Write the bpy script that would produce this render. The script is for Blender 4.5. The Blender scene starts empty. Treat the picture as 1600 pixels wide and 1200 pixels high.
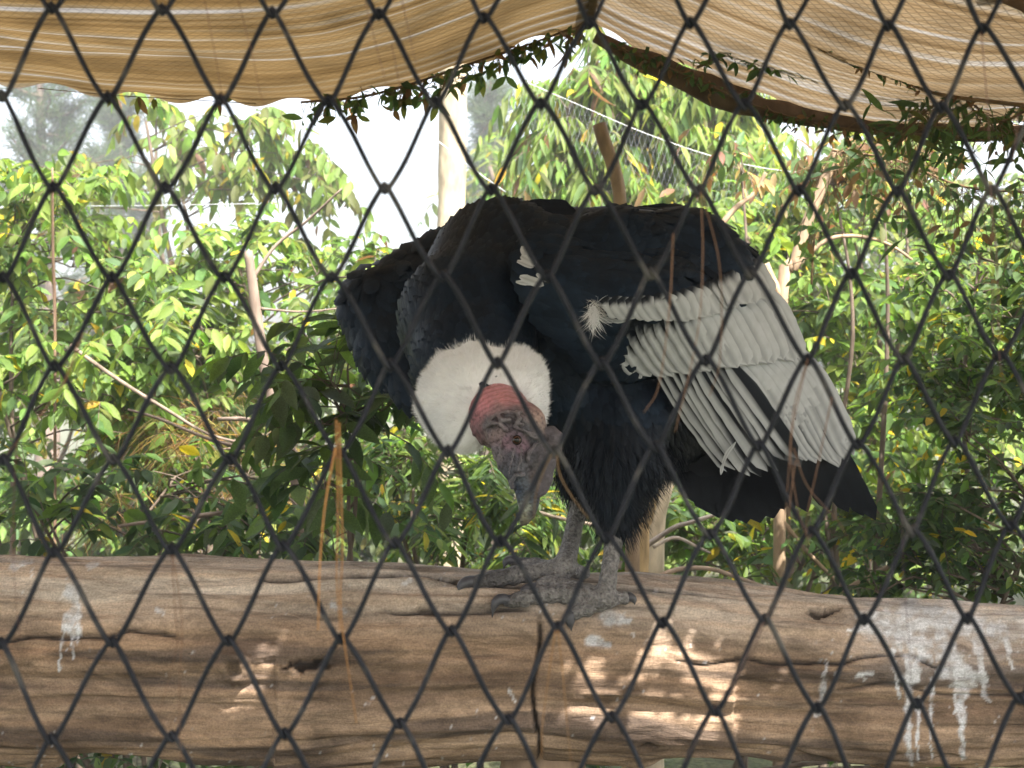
import bpy, bmesh, math, random
import numpy as np
from mathutils import Vector, Matrix
random.seed(7); rng = np.random.default_rng(7)
scene = bpy.context.scene
COL = scene.collection

# ------------------------------------------------------------------ camera, sky, sun, exposure
FPX = 2198.0          # focal length in pixels of a 1600 px wide picture
ZC = 1.5              # camera height (m); camera looks level along +Y
cam_d = bpy.data.cameras.new('camera')
cam = bpy.data.objects.new('camera', cam_d); COL.objects.link(cam)
cam.location = (0, 0, ZC); cam.rotation_euler = (math.pi/2, 0, 0)
cam_d.sensor_width = 36.0; cam_d.lens = 36.0*FPX/1600.0
cam_d.clip_start = 0.05; cam_d.clip_end = 2000
cam_d.dof.use_dof = True; cam_d.dof.focus_distance = 2.5; cam_d.dof.aperture_fstop = 9.5
scene.camera = cam

SUN_DIR = Vector((0.36, -0.52, 0.86)).normalized()      # towards the sun
world = bpy.data.worlds.new('World'); scene.world = world; world.use_nodes = True
wn = world.node_tree.nodes; wl = world.node_tree.links
for n in list(wn): wn.remove(n)
sky = wn.new('ShaderNodeTexSky'); sky.sky_type = 'NISHITA'; sky.sun_disc = False
sky.sun_elevation = math.asin(SUN_DIR.z); sky.sun_rotation = math.atan2(SUN_DIR.x, SUN_DIR.y)
sky.air_density = 1.0; sky.dust_density = 6.0; sky.ozone_density = 1.0
bg = wn.new('ShaderNodeBackground'); bg.inputs['Strength'].default_value = 0.15
wo = wn.new('ShaderNodeOutputWorld')
hs = wn.new('ShaderNodeHueSaturation'); hs.inputs['Saturation'].default_value = 0.5; hs.inputs['Value'].default_value = 1.15      # milky, hazy sky
wl.new(sky.outputs[0], hs.inputs['Color']); wl.new(hs.outputs[0], bg.inputs[0]); wl.new(bg.outputs[0], wo.inputs[0])
sd = bpy.data.lights.new('sun', 'SUN'); sd.energy = 4.6; sd.angle = math.radians(0.53); sd.color = (1.0, 0.95, 0.88)
so = bpy.data.objects.new('sun', sd); COL.objects.link(so)
so.rotation_euler = (-SUN_DIR).to_track_quat('-Z', 'Y').to_euler(); so.location = (3, -3, 8)
vs = scene.view_settings
vs.view_transform = 'Standard'; vs.look = 'None'; vs.gamma = 1.0; vs.use_curve_mapping = False
vs.exposure = 1.9

# ------------------------------------------------------------------ helpers
def P(px, py, d):
    """point at depth d whose place in the 1600x1200 photograph is (px, py)"""
    return np.array(((px-800.0)/FPX*d, d, ZC-(py-600.0)/FPX*d))
def pix(v):
    v = np.asarray(v, float)
    return 800+v[..., 0]/v[..., 1]*FPX, 600-(v[..., 2]-ZC)/v[..., 1]*FPX
def lin(r, g, b):
    f = lambda c: ((c/255+0.055)/1.055)**2.4 if c > 10 else c/255/12.92
    return (f(r), f(g), f(b))
def norm(v):
    v = np.asarray(v, float); return v/(np.linalg.norm(v, axis=-1, keepdims=True)+1e-12)
def _hash(ix, iy, iz, s):
    h = (ix.astype(np.int64)*374761393 + iy.astype(np.int64)*668265263 + iz.astype(np.int64)*2147483647 + s*1274126177) & 0xffffffff
    h = ((h ^ (h >> 13))*1274126177) & 0xffffffff
    return ((h ^ (h >> 16)) & 0xffff)/65535.0
def vnoise(x, y, z, s=0):
    x, y, z = np.broadcast_arrays(np.asarray(x, float), np.asarray(y, float), np.asarray(z, float))
    ix, iy, iz = np.floor(x), np.floor(y), np.floor(z)
    fx, fy, fz = x-ix, y-iy, z-iz
    fx, fy, fz = [f*f*(3-2*f) for f in (fx, fy, fz)]
    r = 0
    for dx in (0, 1):
        for dy in (0, 1):
            for dz in (0, 1):
                w = (fx if dx else 1-fx)*(fy if dy else 1-fy)*(fz if dz else 1-fz)
                r = r + w*_hash(ix+dx, iy+dy, iz+dz, s)
    return r
def fbm(x, y, z, o=3, s=0):
    r, a, t = 0, 1.0, 0
    for k in range(o):
        r = r + a*vnoise(np.asarray(x)*2**k, np.asarray(y)*2**k, np.asarray(z)*2**k, s+k); t += a; a *= .5
    return r/t
def sstep(a, b, x):
    t = np.clip((np.asarray(x, float)-a)/(b-a), 0, 1); return t*t*(3-2*t)
def interp(x, xs, ys): return np.interp(x, xs, ys)

def link_mesh(name, verts, faces, mats, parent=None, col=None, smooth=True, mat_idx=None, origin=None):
    """one mesh object; verts in world space, parent is an Empty without rotation"""
    verts = np.asarray(verts, np.float32)
    me = bpy.data.meshes.new(name)
    if isinstance(faces, np.ndarray):
        n = faces.shape[1]; m = len(faces)
        me.vertices.add(len(verts)); me.vertices.foreach_set('co', verts.ravel())
        me.loops.add(n*m); me.loops.foreach_set('vertex_index', faces.astype(np.int32).ravel())
        me.polygons.add(m); me.polygons.foreach_set('loop_start', np.arange(0, n*m, n, dtype=np.int32))
        me.update(calc_edges=True)
    else:
        me.from_pydata(verts.tolist(), [], faces); me.update()
    if smooth: me.polygons.foreach_set('use_smooth', np.ones(len(me.polygons), bool))
    for m_ in (mats if isinstance(mats, (list, tuple)) else [mats]): me.materials.append(m_)
    if mat_idx is not None: me.polygons.foreach_set('material_index', np.asarray(mat_idx, np.int32))
    if col is not None: set_col(me, col)
    o = bpy.data.objects.new(name, me); COL.objects.link(o)
    if parent is not None: attach(o, parent)
    return o
def set_col(me, col):
    col = np.asarray(col, np.float32)
    if col.ndim == 1: col = np.tile(col, (len(me.vertices), 1))
    if col.shape[1] == 3: col = np.hstack([col, np.ones((len(col), 1), np.float32)])
    a = me.color_attributes.new('Col', 'FLOAT_COLOR', 'POINT'); a.data.foreach_set('color', col.ravel())
def wmat(o):
    m = Matrix.LocRotScale(o.location, o.rotation_euler, o.scale)
    return (wmat(o.parent) @ o.matrix_parent_inverse @ m) if o.parent else m
def attach(o, parent):
    o.parent = parent; o.matrix_parent_inverse = wmat(parent).inverted()
def tag(o, label=None, cat=None, group=None, kind=None):
    if label: o['label'] = label
    if cat: o['category'] = cat
    if group: o['group'] = group
    if kind: o['kind'] = kind
    return o
def empty(name, loc, label=None, cat=None, group=None):
    o = bpy.data.objects.new(name, None); COL.objects.link(o); o.location = Vector([float(c) for c in loc])
    o.empty_display_size = 0.05
    return tag(o, label, cat, group)

class MB:
    def __init__(s): s.v = []; s.f = []; s.c = []; s.n = 0
    def add(s, v, f, c=None):
        v = np.asarray(v, float); s.v.append(v); s.f += [tuple(int(i)+s.n for i in q) for q in f]
        if c is not None:
            c = np.asarray(c, float); s.c.append(np.tile(c, (len(v), 1)) if c.ndim == 1 else c)
        s.n += len(v)
    def tube(s, pts, rad, sides=6, c=None, cap=True, lump=0.0, seed=0):
        pts = np.asarray(pts, float); n = len(pts)
        rad = np.broadcast_to(np.asarray(rad, float), (n,))
        t = norm(np.gradient(pts, axis=0))
        u = np.cross(t[0], (0.3, 0.1, 1.0)); u = u/(np.linalg.norm(u)+1e-9)
        rings = []
        for i in range(n):
            u = u-t[i]*np.dot(u, t[i]); u = u/(np.linalg.norm(u)+1e-9); w = np.cross(t[i], u)
            a = np.arange(sides)*2*math.pi/sides
            rr = rad[i]*np.ones(sides)
            if lump: rr = rr*(1+lump*(vnoise(pts[i, 0]*9+np.cos(a)*1.3, pts[i, 1]*9+np.sin(a)*1.3, pts[i, 2]*9, seed)*2-1))
            rings.append(pts[i]+np.outer(np.cos(a)*rr, u)+np.outer(np.sin(a)*rr, w))
        v = np.vstack(rings); f = []
        for i in range(n-1):
            for k in range(sides):
                a, b = i*sides+k, i*sides+(k+1) % sides
                f.append((a, b, b+sides, a+sides))
        if cap: f.append(tuple(range(sides-1, -1, -1))); f.append(tuple((n-1)*sides+k for k in range(sides)))
        s.add(v, f, c)
    def build(s, name, mat, parent=None, smooth=True):
        return link_mesh(name, np.vstack(s.v), s.f, mat, parent, np.vstack(s.c) if s.c else None, smooth)

def spline(pts, n):
    """Catmull-Rom through pts, n samples"""
    p = np.asarray(pts, float)
    if len(p) == 2: return p[0]+(p[1]-p[0])*np.linspace(0, 1, n)[:, None]
    q = np.vstack([2*p[0]-p[1], p, 2*p[-1]-p[-2]])
    t = np.linspace(0, len(p)-1-1e-9, n); i = t.astype(int); f = (t-i)[:, None]
    a, b, c, d = q[i], q[i+1], q[i+2], q[i+3]
    return .5*((2*b)+(-a+c)*f+(2*a-5*b+4*c-d)*f**2+(-a+3*b-3*c+d)*f**3)

# ------------------------------------------------------------------ materials
def new_mat(name):
    m = bpy.data.materials.new(name); m.use_nodes = True
    nt = m.node_tree; nt.nodes.clear()
    out = nt.nodes.new('ShaderNodeOutputMaterial'); return m, nt, out
def node(nt, kind, **kw):
    n = nt.nodes.new(kind)
    for k, v in kw.items():
        if k in n.inputs.keys(): n.inputs[k].default_value = v
        else: setattr(n, k, v)
    return n
def mixrgb(nt, mode, fac, a, b):
    n = nt.nodes.new('ShaderNodeMix'); n.data_type = 'RGBA'; n.blend_type = mode
    for sock, val in ((n.inputs[0], fac), (n.inputs[6], a), (n.inputs[7], b)):
        if isinstance(val, bpy.types.NodeSocket): nt.links.new(val, sock)
        elif isinstance(val, (tuple, list)): sock.default_value = (*val[:3], 1)
        else: sock.default_value = val
    return n.outputs[2]
def ramp(nt, src, stops):
    n = nt.nodes.new('ShaderNodeValToRGB'); e = n.color_ramp.elements
    while len(e) < len(stops): e.new(0.5)
    for k, (p, c) in enumerate(stops): e[k].position = p; e[k].color = (*c[:3], 1) if isinstance(c, (tuple, list)) else (c, c, c, 1)
    nt.links.new(src, n.inputs[0]); return n.outputs[0]
def attr_mat(name, rough=0.6, spec=0.4, noise_scale=60, noise_amt=0.3, bump=0.2, bump_scale=120, stretch=(1, 1, 1), sheen=0, voronoi=False):
    """principled driven by the mesh colour attribute, with fine procedural variation and relief"""
    m, nt, out = new_mat(name)
    at = node(nt, 'ShaderNodeAttribute', attribute_name='Col')
    tc = node(nt, 'ShaderNodeTexCoord'); mp = node(nt, 'ShaderNodeMapping'); mp.inputs['Scale'].default_value = stretch
    nt.links.new(tc.outputs['Object'], mp.inputs[0])
    nz = node(nt, 'ShaderNodeTexNoise', Scale=noise_scale, Detail=5.0); nt.links.new(mp.outputs[0], nz.inputs[0])
    f = ramp(nt, nz.outputs[0], [(0.25, 1-noise_amt), (0.75, 1+noise_amt)])
    c = mixrgb(nt, 'MULTIPLY', 1.0, at.outputs[0], f)
    p = node(nt, 'ShaderNodeBsdfPrincipled', Roughness=rough); p.inputs['Specular IOR Level'].default_value = spec
    if sheen: p.inputs['Sheen Weight'].default_value = sheen
    nt.links.new(c, p.inputs['Base Color'])
    if voronoi:
        bz = node(nt, 'ShaderNodeTexVoronoi', Scale=bump_scale); nt.links.new(mp.outputs[0], bz.inputs[0])
    else:
        bz = node(nt, 'ShaderNodeTexNoise', Scale=bump_scale, Detail=4.0); nt.links.new(mp.outputs[0], bz.inputs[0])
    b = node(nt, 'ShaderNodeBump', Strength=bump, Distance=0.004); nt.links.new(bz.outputs[0], b.inputs['Height'])
    nt.links.new(b.outputs[0], p.inputs['Normal']); nt.links.new(p.outputs[0], out.inputs[0])
    return m
def leaf_mat(name, trans=0.5, rough=0.5):
    m, nt, out = new_mat(name)
    at = node(nt, 'ShaderNodeAttribute', attribute_name='Col')
    tc = node(nt, 'ShaderNodeTexCoord')
    nz = node(nt, 'ShaderNodeTexNoise', Scale=24.0, Detail=3.0); nt.links.new(tc.outputs['Object'], nz.inputs[0])
    c = mixrgb(nt, 'MULTIPLY', 1.0, at.outputs[0], ramp(nt, nz.outputs[0], [(0.3, 0.72), (0.7, 1.25)]))
    p = node(nt, 'ShaderNodeBsdfPrincipled', Roughness=rough); p.inputs['Specular IOR Level'].default_value = 0.22
    t = node(nt, 'ShaderNodeBsdfTranslucent')
    tcol = mixrgb(nt, 'MULTIPLY', 1.0, c, (1.65, 1.6, 0.9))
    nt.links.new(c, p.inputs['Base Color']); nt.links.new(tcol, t.inputs[0])
    mx = node(nt, 'ShaderNodeMixShader'); mx.inputs[0].default_value = trans
    nt.links.new(p.outputs[0], mx.inputs[1]); nt.links.new(t.outputs[0], mx.inputs[2]); nt.links.new(mx.outputs[0], out.inputs[0])
    return m
M = {}
M['leaf'] = leaf_mat('leaf_green')
M['bark'] = attr_mat('bark', 0.85, 0.15, 30, 0.45, 0.6, 70, (1, 1, 0.35))
M['plume'] = attr_mat('dark_plumage', 0.52, 0.2, 70, 0.35, 0.2, 260)
for _n in M['plume'].node_tree.nodes:
    if _n.type == 'BSDF_PRINCIPLED': _n.inputs['Specular Tint'].default_value = (.62, .76, 1.0, 1)      # bluish gloss put into the black feathers, offsetting the cloth's tan reflection
M['feather'] = attr_mat('flight_feather', 0.55, 0.10, 45, 0.10, 0.12, 300)
M['skin'] = attr_mat('bare_skin', 0.5, 0.4, 160, 0.28, 0.55, 330)
M['leg'] = attr_mat('scaly_leg', 0.6, 0.35, 120, 0.35, 0.9, 190, voronoi=True)
M['down'] = attr_mat('white_down', 0.9, 0.05, 90, 0.05, 0.0, 100)
M['horn'] = attr_mat('horn', 0.38, 0.5, 90, 0.3, 0.2, 150)
M['needle'] = attr_mat('dry_needle', 0.55, 0.3, 40, 0.25, 0.05, 100)
# ------------------------------------------------------------------ ground
def make_ground():
    m, nt, out = new_mat('leaf_litter_soil')
    tc = node(nt, 'ShaderNodeTexCoord')
    n1 = node(nt, 'ShaderNodeTexNoise', Scale=2.2, Detail=8.0, Roughness=0.7); n2 = node(nt, 'ShaderNodeTexNoise', Scale=40.0, Detail=6.0)
    nt.links.new(tc.outputs['Object'], n1.inputs[0]); nt.links.new(tc.outputs['Object'], n2.inputs[0])
    c1 = ramp(nt, n1.outputs[0], [(0.3, (0.035, 0.055, 0.018)), (0.52, (0.06, 0.065, 0.025)), (0.75, (0.09, 0.065, 0.04))])
    c = mixrgb(nt, 'MULTIPLY', 1.0, c1, ramp(nt, n2.outputs[0], [(0.3, 0.5), (0.7, 1.5)]))
    p = node(nt, 'ShaderNodeBsdfPrincipled', Roughness=0.95); nt.links.new(c, p.inputs['Base Color'])
    b = node(nt, 'ShaderNodeBump', Strength=0.8, Distance=0.03); nt.links.new(n2.outputs[0], b.inputs['Height']); nt.links.new(b.outputs[0], p.inputs['Normal'])
    nt.links.new(p.outputs[0], out.inputs[0])
    xs = np.concatenate([-np.geomspace(400, 6, 14), np.linspace(-5, 5, 41), np.geomspace(6, 400, 14)])
    ys = np.concatenate([-np.geomspace(400, 6, 14), np.linspace(-5, 12, 60), np.geomspace(13, 600, 16)])
    X, Y = np.meshgrid(xs, ys, indexing='ij'); Z = (fbm(X*0.8, Y*0.8, 0*X, 3, 5)-.5)*0.12*np.exp(-(X**2+Y**2)/600)-0.03
    n, k = len(xs), len(ys); i = np.arange(n*k).reshape(n, k)
    f = np.stack([i[:-1, :-1], i[1:, :-1], i[1:, 1:], i[:-1, 1:]], -1).reshape(-1, 4)
    o = link_mesh('ground', np.stack([X, Y, Z], -1).reshape(-1, 3), f, m); tag(o, kind='structure')
make_ground()

# ------------------------------------------------------------------ perch log
CX = [-400, 0, 250, 500, 800, 1000, 1200, 1400, 1600, 2000]
CTOP = [852, 864, 870, 878, 886, 893, 916, 938, 951, 969]
CBOT = [1200, 1200, 1210, 1212, 1192, 1206, 1216, 1218, 1212, 1210]
LD = 2.64
def log_section(x):
    px = 800+x/LD*FPX
    zt = ZC-(np.interp(px, CX, CTOP)-600)/FPX*LD; zb = ZC-(np.interp(px, CX, CBOT)-600)/FPX*(LD-.04)
    return (zt+zb)/2, (zt-zb)/2
def stroke(px, py, pts, w0, w1, seed=0, rag=4.0):
    """soft mask of a run of droppings along a polyline in (px, py) with ragged edges"""
    best = np.zeros_like(px)
    jx = px+(vnoise(px/7, py/9, 0*px, seed)-.5)*rag*2; jy = py+(vnoise(px/8, py/8, 0*px+3, seed)-.5)*rag
    pts = np.asarray(pts, float); L = len(pts)-1
    for k in range(L):
        a, b = pts[k], pts[k+1]; d = b-a; t = np.clip(((jx-a[0])*d[0]+(jy-a[1])*d[1])/(d@d), 0, 1)
        dist = np.hypot(jx-a[0]-t*d[0], jy-a[1]-t*d[1]); w = w0+(w1-w0)*(k+t)/L
        best = np.maximum(best, 1-sstep(w*.55, w*1.25, dist))
    return best
def make_log():
    xs = np.concatenate([np.linspace(-2.6, -1.12, 60)[:-1], np.linspace(-1.12, 1.12, 600), np.linspace(1.12, 2.8, 70)[1:]])
    na = 260; th = np.arange(na)*2*math.pi/na          # 0 faces the camera, pi/2 is the top
    X, T = np.meshgrid(xs, th, indexing='ij')
    zc, r = log_section(X)
    cs, sn = np.cos(T), np.sin(T)
    px0 = 800+X/(LD-r*cs)*FPX; z0 = zc+r*sn; py0 = 600-(z0-ZC)/(LD-r*cs)*FPX
    ax, ay, az = X, cs, sn
    r = r*(1+.055*np.cos(4*(T-.85))); calm = 1-.75*np.exp(-((px0-850)/150)**4)*sstep(.3, .6, sn)
    big = calm*(fbm(ax*2.1, ay*1.6, az*1.6, 3, 11)-.5)*0.16
    groove = (fbm(ax*2.6, ay*5+2, az*5, 3, 21)-.5)
    fine = (fbm(ax*6, ay*26, az*26, 3, 31)-.5)
    R = r*(1+big*(0.45+.55*np.clip(cs+.2, 0, 1)))+(groove*0.018+fine*0.008)*calm
    # long drying cracks and ledges
    wob = (fbm(X*5, 0*X, 0*X, 3, 41)-.5)
    def crack(x0, x1, t0, amp, width, depth, s):
        w = (fbm(X*6, 0*X+s, 0*X, 3, 51+s)-.5)*amp
        m = sstep(x0, x0+.06, X)*(1-sstep(x1-.06, x1, X))
        return m*np.exp(-((T-t0-w)/width)**2)*depth
    ck = crack(-.47, .38, 1.02, .22, .030, .030, 1)+crack(-.95, -.55, .45, .5, .018, .016, 8)+crack(.25, .8, .45, .5, .016, .014, 9)+crack(-.2, .3, -.15, .6, .018, .016, 10)+crack(.1, .62, 1.22, .25, .03, .02, 2)+crack(-.25, .05, .68, .25, .018, .012, 3)
    ck += crack(.55, 1.3, .15, .3, .02, .010, 4)+crack(-1.3, -.3, -.05, .3, .02, .012, 5)+crack(-.6, .9, -.55, .4, .025, .016, 6)+crack(-1.1, -.4, -.8, .3, .03, .02, 7)
    ck += np.exp(-((px0-838-6*np.sin(py0/30))/3.2)**2)*sstep(955, 985, py0)*0.014
    hj = (fbm(px0/12, py0/6, 0*X, 3, 45)-.5)*1.6
    hole = sstep(1.15, .55, np.sqrt(((px0-474)/30)**2+((py0-1040)/8)**2)+hj)*0.030+sstep(1.1, .5, np.sqrt(((px0-1285)/24)**2+((py0-962)/6)**2)+hj)*0.02+sstep(1.1, .5, np.sqrt(((px0-1010)/16)**2+((py0-1166)/5)**2)+hj)*0.02+sstep(1.1, .6, np.sqrt(((px0-665)/20)**2+((py0-955)/4)**2)+hj)*0.014
    rid = np.abs(fbm(ax*1.6, ay*5+7, az*5, 3, 36)-.5); plates = .012-.012*sstep(.05, .0, rid)*sstep(.45, .6, fbm(ax*1.9, ay*3, az*3, 2, 97))+(fbm(ax*3.2, ay*4.5, az*4.5, 4, 37)-.5)*.040
    knot_d = np.hypot((px0-366)/24, (py0-1045)/26)
    knot = sstep(1.5, .45, knot_d+.5*(fbm(px0/9, py0/9, 0*X, 3, 44)-.5))*0.034-np.exp(-((knot_d-.15)/.38)**2)*0.016
    ledge = sstep(1060, 1066, py0+8*np.sin(px0/60))*(px0 > 1150)*0.008+sstep(1036, 1040, py0+10*wob*8)*(px0 < 430)*0.006
    # chewed scallops along the underside
    scal = np.clip(fbm(X*5.5, 0*X, 0*X, 2, 61)-.45, 0, 1)*sstep(-.7, -1.2, np.where(T > math.pi, T-2*math.pi, T))*0.16
    R = R+(plates-.010)*calm-ck-hole+knot-ledge*1.6-scal*1.5
    V = np.stack([X, LD-R*cs, zc+R*sn], -1)
    V[0, :, :] = V[0].mean(0)*0.15+V[0]*0.85; V[-1, :, :] = V[-1].mean(0)*.15+V[-1]*.85
    # colour: weathered grey top, brown heart below, stains and droppings; cracks and holes darkened in the colour with depth
    g = fbm(X*3.5, cs*14, sn*14, 4, 71); g2 = fbm(X*1.4, cs*2.5, sn*2.5, 3, 81); g3 = fbm(X*9, cs*40, sn*40, 3, 83)
    tan = np.array((0.48, 0.345, 0.24)); grey = np.array((0.55, 0.475, 0.40)); brown = np.array((0.34, 0.23, 0.15)); darkb = np.array((0.065, 0.048, 0.036)); ochre = np.array((0.45, 0.28, 0.165))
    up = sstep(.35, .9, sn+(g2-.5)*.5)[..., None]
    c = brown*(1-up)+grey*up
    k = sstep(.42, .68, g)[..., None]; c = c*(1-.55*k)+tan*.55*k
    k = sstep(.55, .75, g2)[..., None]*(1-up); c = c*(1-.6*k)+ochre*.6*k
    k = sstep(.60, .76, 1-fbm(X*4.5, cs*9, sn*9, 4, 72))[..., None]; c = c*(1-.5*k)+darkb*.5*k
    k = sstep(.66, .74, g3)[..., None]; c = c*(1-.4*k)+darkb*.4*k
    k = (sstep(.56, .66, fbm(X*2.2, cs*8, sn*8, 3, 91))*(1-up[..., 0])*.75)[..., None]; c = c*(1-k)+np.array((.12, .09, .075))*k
    k = (sstep(.030, .0, rid)*.40*calm*sstep(.45, .6, fbm(X*1.9, cs*3, sn*3, 2, 97)))[..., None]; c = c*(1-k)+darkb*.6*k
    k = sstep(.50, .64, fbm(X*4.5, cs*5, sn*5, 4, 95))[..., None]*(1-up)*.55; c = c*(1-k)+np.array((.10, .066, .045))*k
    c = c*(1-.85*np.clip(ck/.010, 0, 1)-0.0)[..., None]+0.004
    k = np.clip(hole/.012, 0, 1)[..., None]*.85; c = c*(1-k)+darkb*.3*k
    k = (np.exp(-(knot_d/.8)**2)*.6)[..., None]; c = c*(1-k)+darkb*k
    px, py = 800+V[..., 0]/V[..., 1]*FPX, 600-(V[..., 2]-ZC)/V[..., 1]*FPX
    front = (cs > -.25)
    w = np.zeros_like(X)
    runs = [([(112, 925), (118, 945), (106, 985)], 13, 6), ([(104, 960), (97, 1000), (93, 1050)], 4, 2), ([(122, 950), (120, 1005)], 7, 3), ([(116, 985), (113, 1030)], 3, 1),
            ([(20, 885), (50, 878)], 7, 4), ([(140, 885), (155, 880)], 6, 3), ([(245, 952), (256, 960)], 5, 3), ([(1285, 1080), (1292, 1030)], 5, 2), ([(1278, 1115), (1284, 1085)], 6, 4),
            ([(1360, 975), (1460, 965), (1560, 985)], 22, 14), ([(1395, 985), (1440, 1010), (1425, 1060)], 26, 12), ([(1420, 1030), (1418, 1150), (1424, 1195)], 7, 3), ([(1436, 1090), (1433, 1190)], 4, 2),
            ([(1475, 1000), (1500, 1055), (1508, 1075)], 20, 15), ([(1501, 1070), (1503, 1130), (1507, 1185)], 8, 4), ([(1495, 1075), (1494, 1115)], 4, 2), ([(1525, 1000), (1535, 1050), (1543, 1095)], 8, 4),
            ([(1455, 1060), (1456, 1100)], 4, 2), ([(1470, 1050), (1540, 1062)], 12, 6), ([(1570, 1000), (1582, 1045)], 6, 2), ([(1420, 950), (1500, 965)], 16, 10), ([(950, 965), (985, 970)], 12, 5), ([(925, 1000), (950, 1008)], 10, 4),
            ([(1440, 960), (1330, 985)], 10, 4), ([(1340, 1055), (1362, 1052)], 5, 3), ([(640, 905), (630, 915)], 4, 2), ([(520, 945), (540, 955)], 6, 3), ([(1455, 1100), (1455, 1190)], 2, 1), ([(1392, 1000), (1405, 1090)], 4, 2),
            ([(795, 1078), (803, 1095)], 3, 2)]
    for s, (pts, a, b) in enumerate(runs): w = np.maximum(w, stroke(px, py, pts, a, b, s, rag=max(3, a*.5)))
    spk = sstep(.90, .94, vnoise(px/5, py/5, 0*px, 77))*sstep(.55, .66, fbm(px/70, py/60, 0*px, 2, 78)); w = np.maximum(w, spk*.8)
    haze = sstep(1290, 1420, px)*sstep(1090, 960, py)*fbm(px/25, py/14, 0*px, 3, 79)*.75; w = np.maximum(w, haze)
    w = w*front*(0.55+.45*sstep(.3, .55, fbm(px/9, py/9, 0*px, 3, 80)))
    c = c*(1-w[..., None])+np.array((.66, .66, .68))*w[..., None]
    n, m_ = X.shape; i = np.arange(n*m_).reshape(n, m_); j = np.roll(i, -1, axis=1)
    f = np.stack([i[:-1], j[:-1], j[1:], i[1:]], -1).reshape(-1, 4)
    Vf = V.reshape(-1, 3); Cf = c.reshape(-1, 3)
    # end caps
    Vf = np.vstack([Vf, V[0].mean(0), V[-1].mean(0)]); Cf = np.vstack([Cf, tan, tan]); a, b = n*m_, n*m_+1
    e0 = np.stack([j[0], i[0], np.full(m_, a), np.full(m_, a)], -1); e1 = np.stack([i[-1], j[-1], np.full(m_, b), np.full(m_, b)], -1)
    faces = [tuple(q) for q in f.tolist()]+[tuple(q[:3]) for q in e0.tolist()]+[tuple(q[:3]) for q in e1.tolist()]
    mat, nt, out = new_mat('weathered_log_wood')
    at = node(nt, 'ShaderNodeAttribute', attribute_name='Col'); tc = node(nt, 'ShaderNodeTexCoord')
    def layer(scale, st, det=6.0, dist=0.0):
        mp = node(nt, 'ShaderNodeMapping'); mp.inputs['Scale'].default_value = st; nt.links.new(tc.outputs['Object'], mp.inputs[0])
        z = node(nt, 'ShaderNodeTexNoise', Scale=scale, Detail=det, Roughness=.68, Distortion=dist); nt.links.new(mp.outputs[0], z.inputs[0]); return z.outputs[0]
    s1 = layer(26, (.40, 1, 1), 8, 1.6); s2 = layer(130, (.16, 1, 1), 5, .5); s3 = layer(7, (.6, 1, 1), 6, .8); s4 = layer(260, (1, 1, 1), 3)
    cc = mixrgb(nt, 'MULTIPLY', 1.0, at.outputs[0], ramp(nt, s1, [(.30, .66), (.5, 1.0), (.68, 1.18)]))
    cc = mixrgb(nt, 'MULTIPLY', 1.0, cc, ramp(nt, s2, [(.36, .84), (.6, 1.06)])); cc = mixrgb(nt, 'MULTIPLY', .8, cc, ramp(nt, s3, [(.34, .42), (.52, 1.0), (.7, 1.3)])); cc = mixrgb(nt, 'MULTIPLY', .6, cc, ramp(nt, s4, [(.35, .6), (.65, 1.25)]))
    pb = node(nt, 'ShaderNodeBsdfPrincipled', Roughness=.82); pb.inputs['Specular IOR Level'].default_value = .2; nt.links.new(cc, pb.inputs['Base Color'])
    ad = node(nt, 'ShaderNodeMath', operation='ADD'); nt.links.new(s1, ad.inputs[0]); nt.links.new(s2, ad.inputs[1]); bp = node(nt, 'ShaderNodeBump', Strength=.6, Distance=.006); nt.links.new(ad.outputs[0], bp.inputs['Height'])
    nt.links.new(bp.outputs[0], pb.inputs['Normal']); nt.links.new(pb.outputs[0], out.inputs[0])
    o = link_mesh('perch_log', Vf, faces, mat, None, Cf)
    tag(o, 'thick weathered brown log streaked with white droppings under the condor', 'log')
    # posts that carry it
    for q, (pxp, lab) in enumerate(((848, 'short upright wooden post holding up the log below the bird'), (-420, 'upright wooden post holding the far left end of the log'), (2080, 'upright wooden post holding the far right end of the log'))):
        x = (pxp-800)/FPX*LD; zc_, r_ = log_section(np.array(x)); mb = MB()
        zs = np.linspace(-.1, float(zc_-r_*.55), 24)
        mb.tube([(x+.006*math.sin(z*9), LD+.01, z) for z in zs], [.082+.006*math.sin(z*13) for z in zs], 20, (.30, .21, .14), lump=.12, seed=q)
        tag(mb.build('support_post', M['bark']), lab, 'post', 'posts under the log')
make_log()
def log_surface(x, d):
    zc, r = log_section(np.array(x)); best = -9
    for T in np.linspace(.1, 2.6, 160):
        R = float(r)*(1+.055*math.cos(4*(T-.85)))
        if abs(LD-R*math.cos(T)-d) < .004: best = max(best, float(zc)+R*math.sin(T))
    return best
def rest_depth(px, py, r):
    """depth at which a ball of radius r (m), seen at (px, py), rests on the log"""
    for d in np.linspace(2.44, 2.64, 101):
        p = P(px, py, d)
        if p[2]-r*.8 < log_surface(p[0], d): return d
    return 2.64
def log_point(px, py):
    """front-top surface point of the log seen at (px, py)"""
    best = None
    for d in np.linspace(2.42, 2.66, 97):
        p = P(px, py, d); zc, r = log_section(p[0])
        if (p[1]-LD)**2+(p[2]-zc)**2 <= (float(r)*(1+.055*math.cos(4*(math.atan2(p[2]-zc, LD-p[1])-.85))))**2: return p
    return P(px, py, 2.64)

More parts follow.
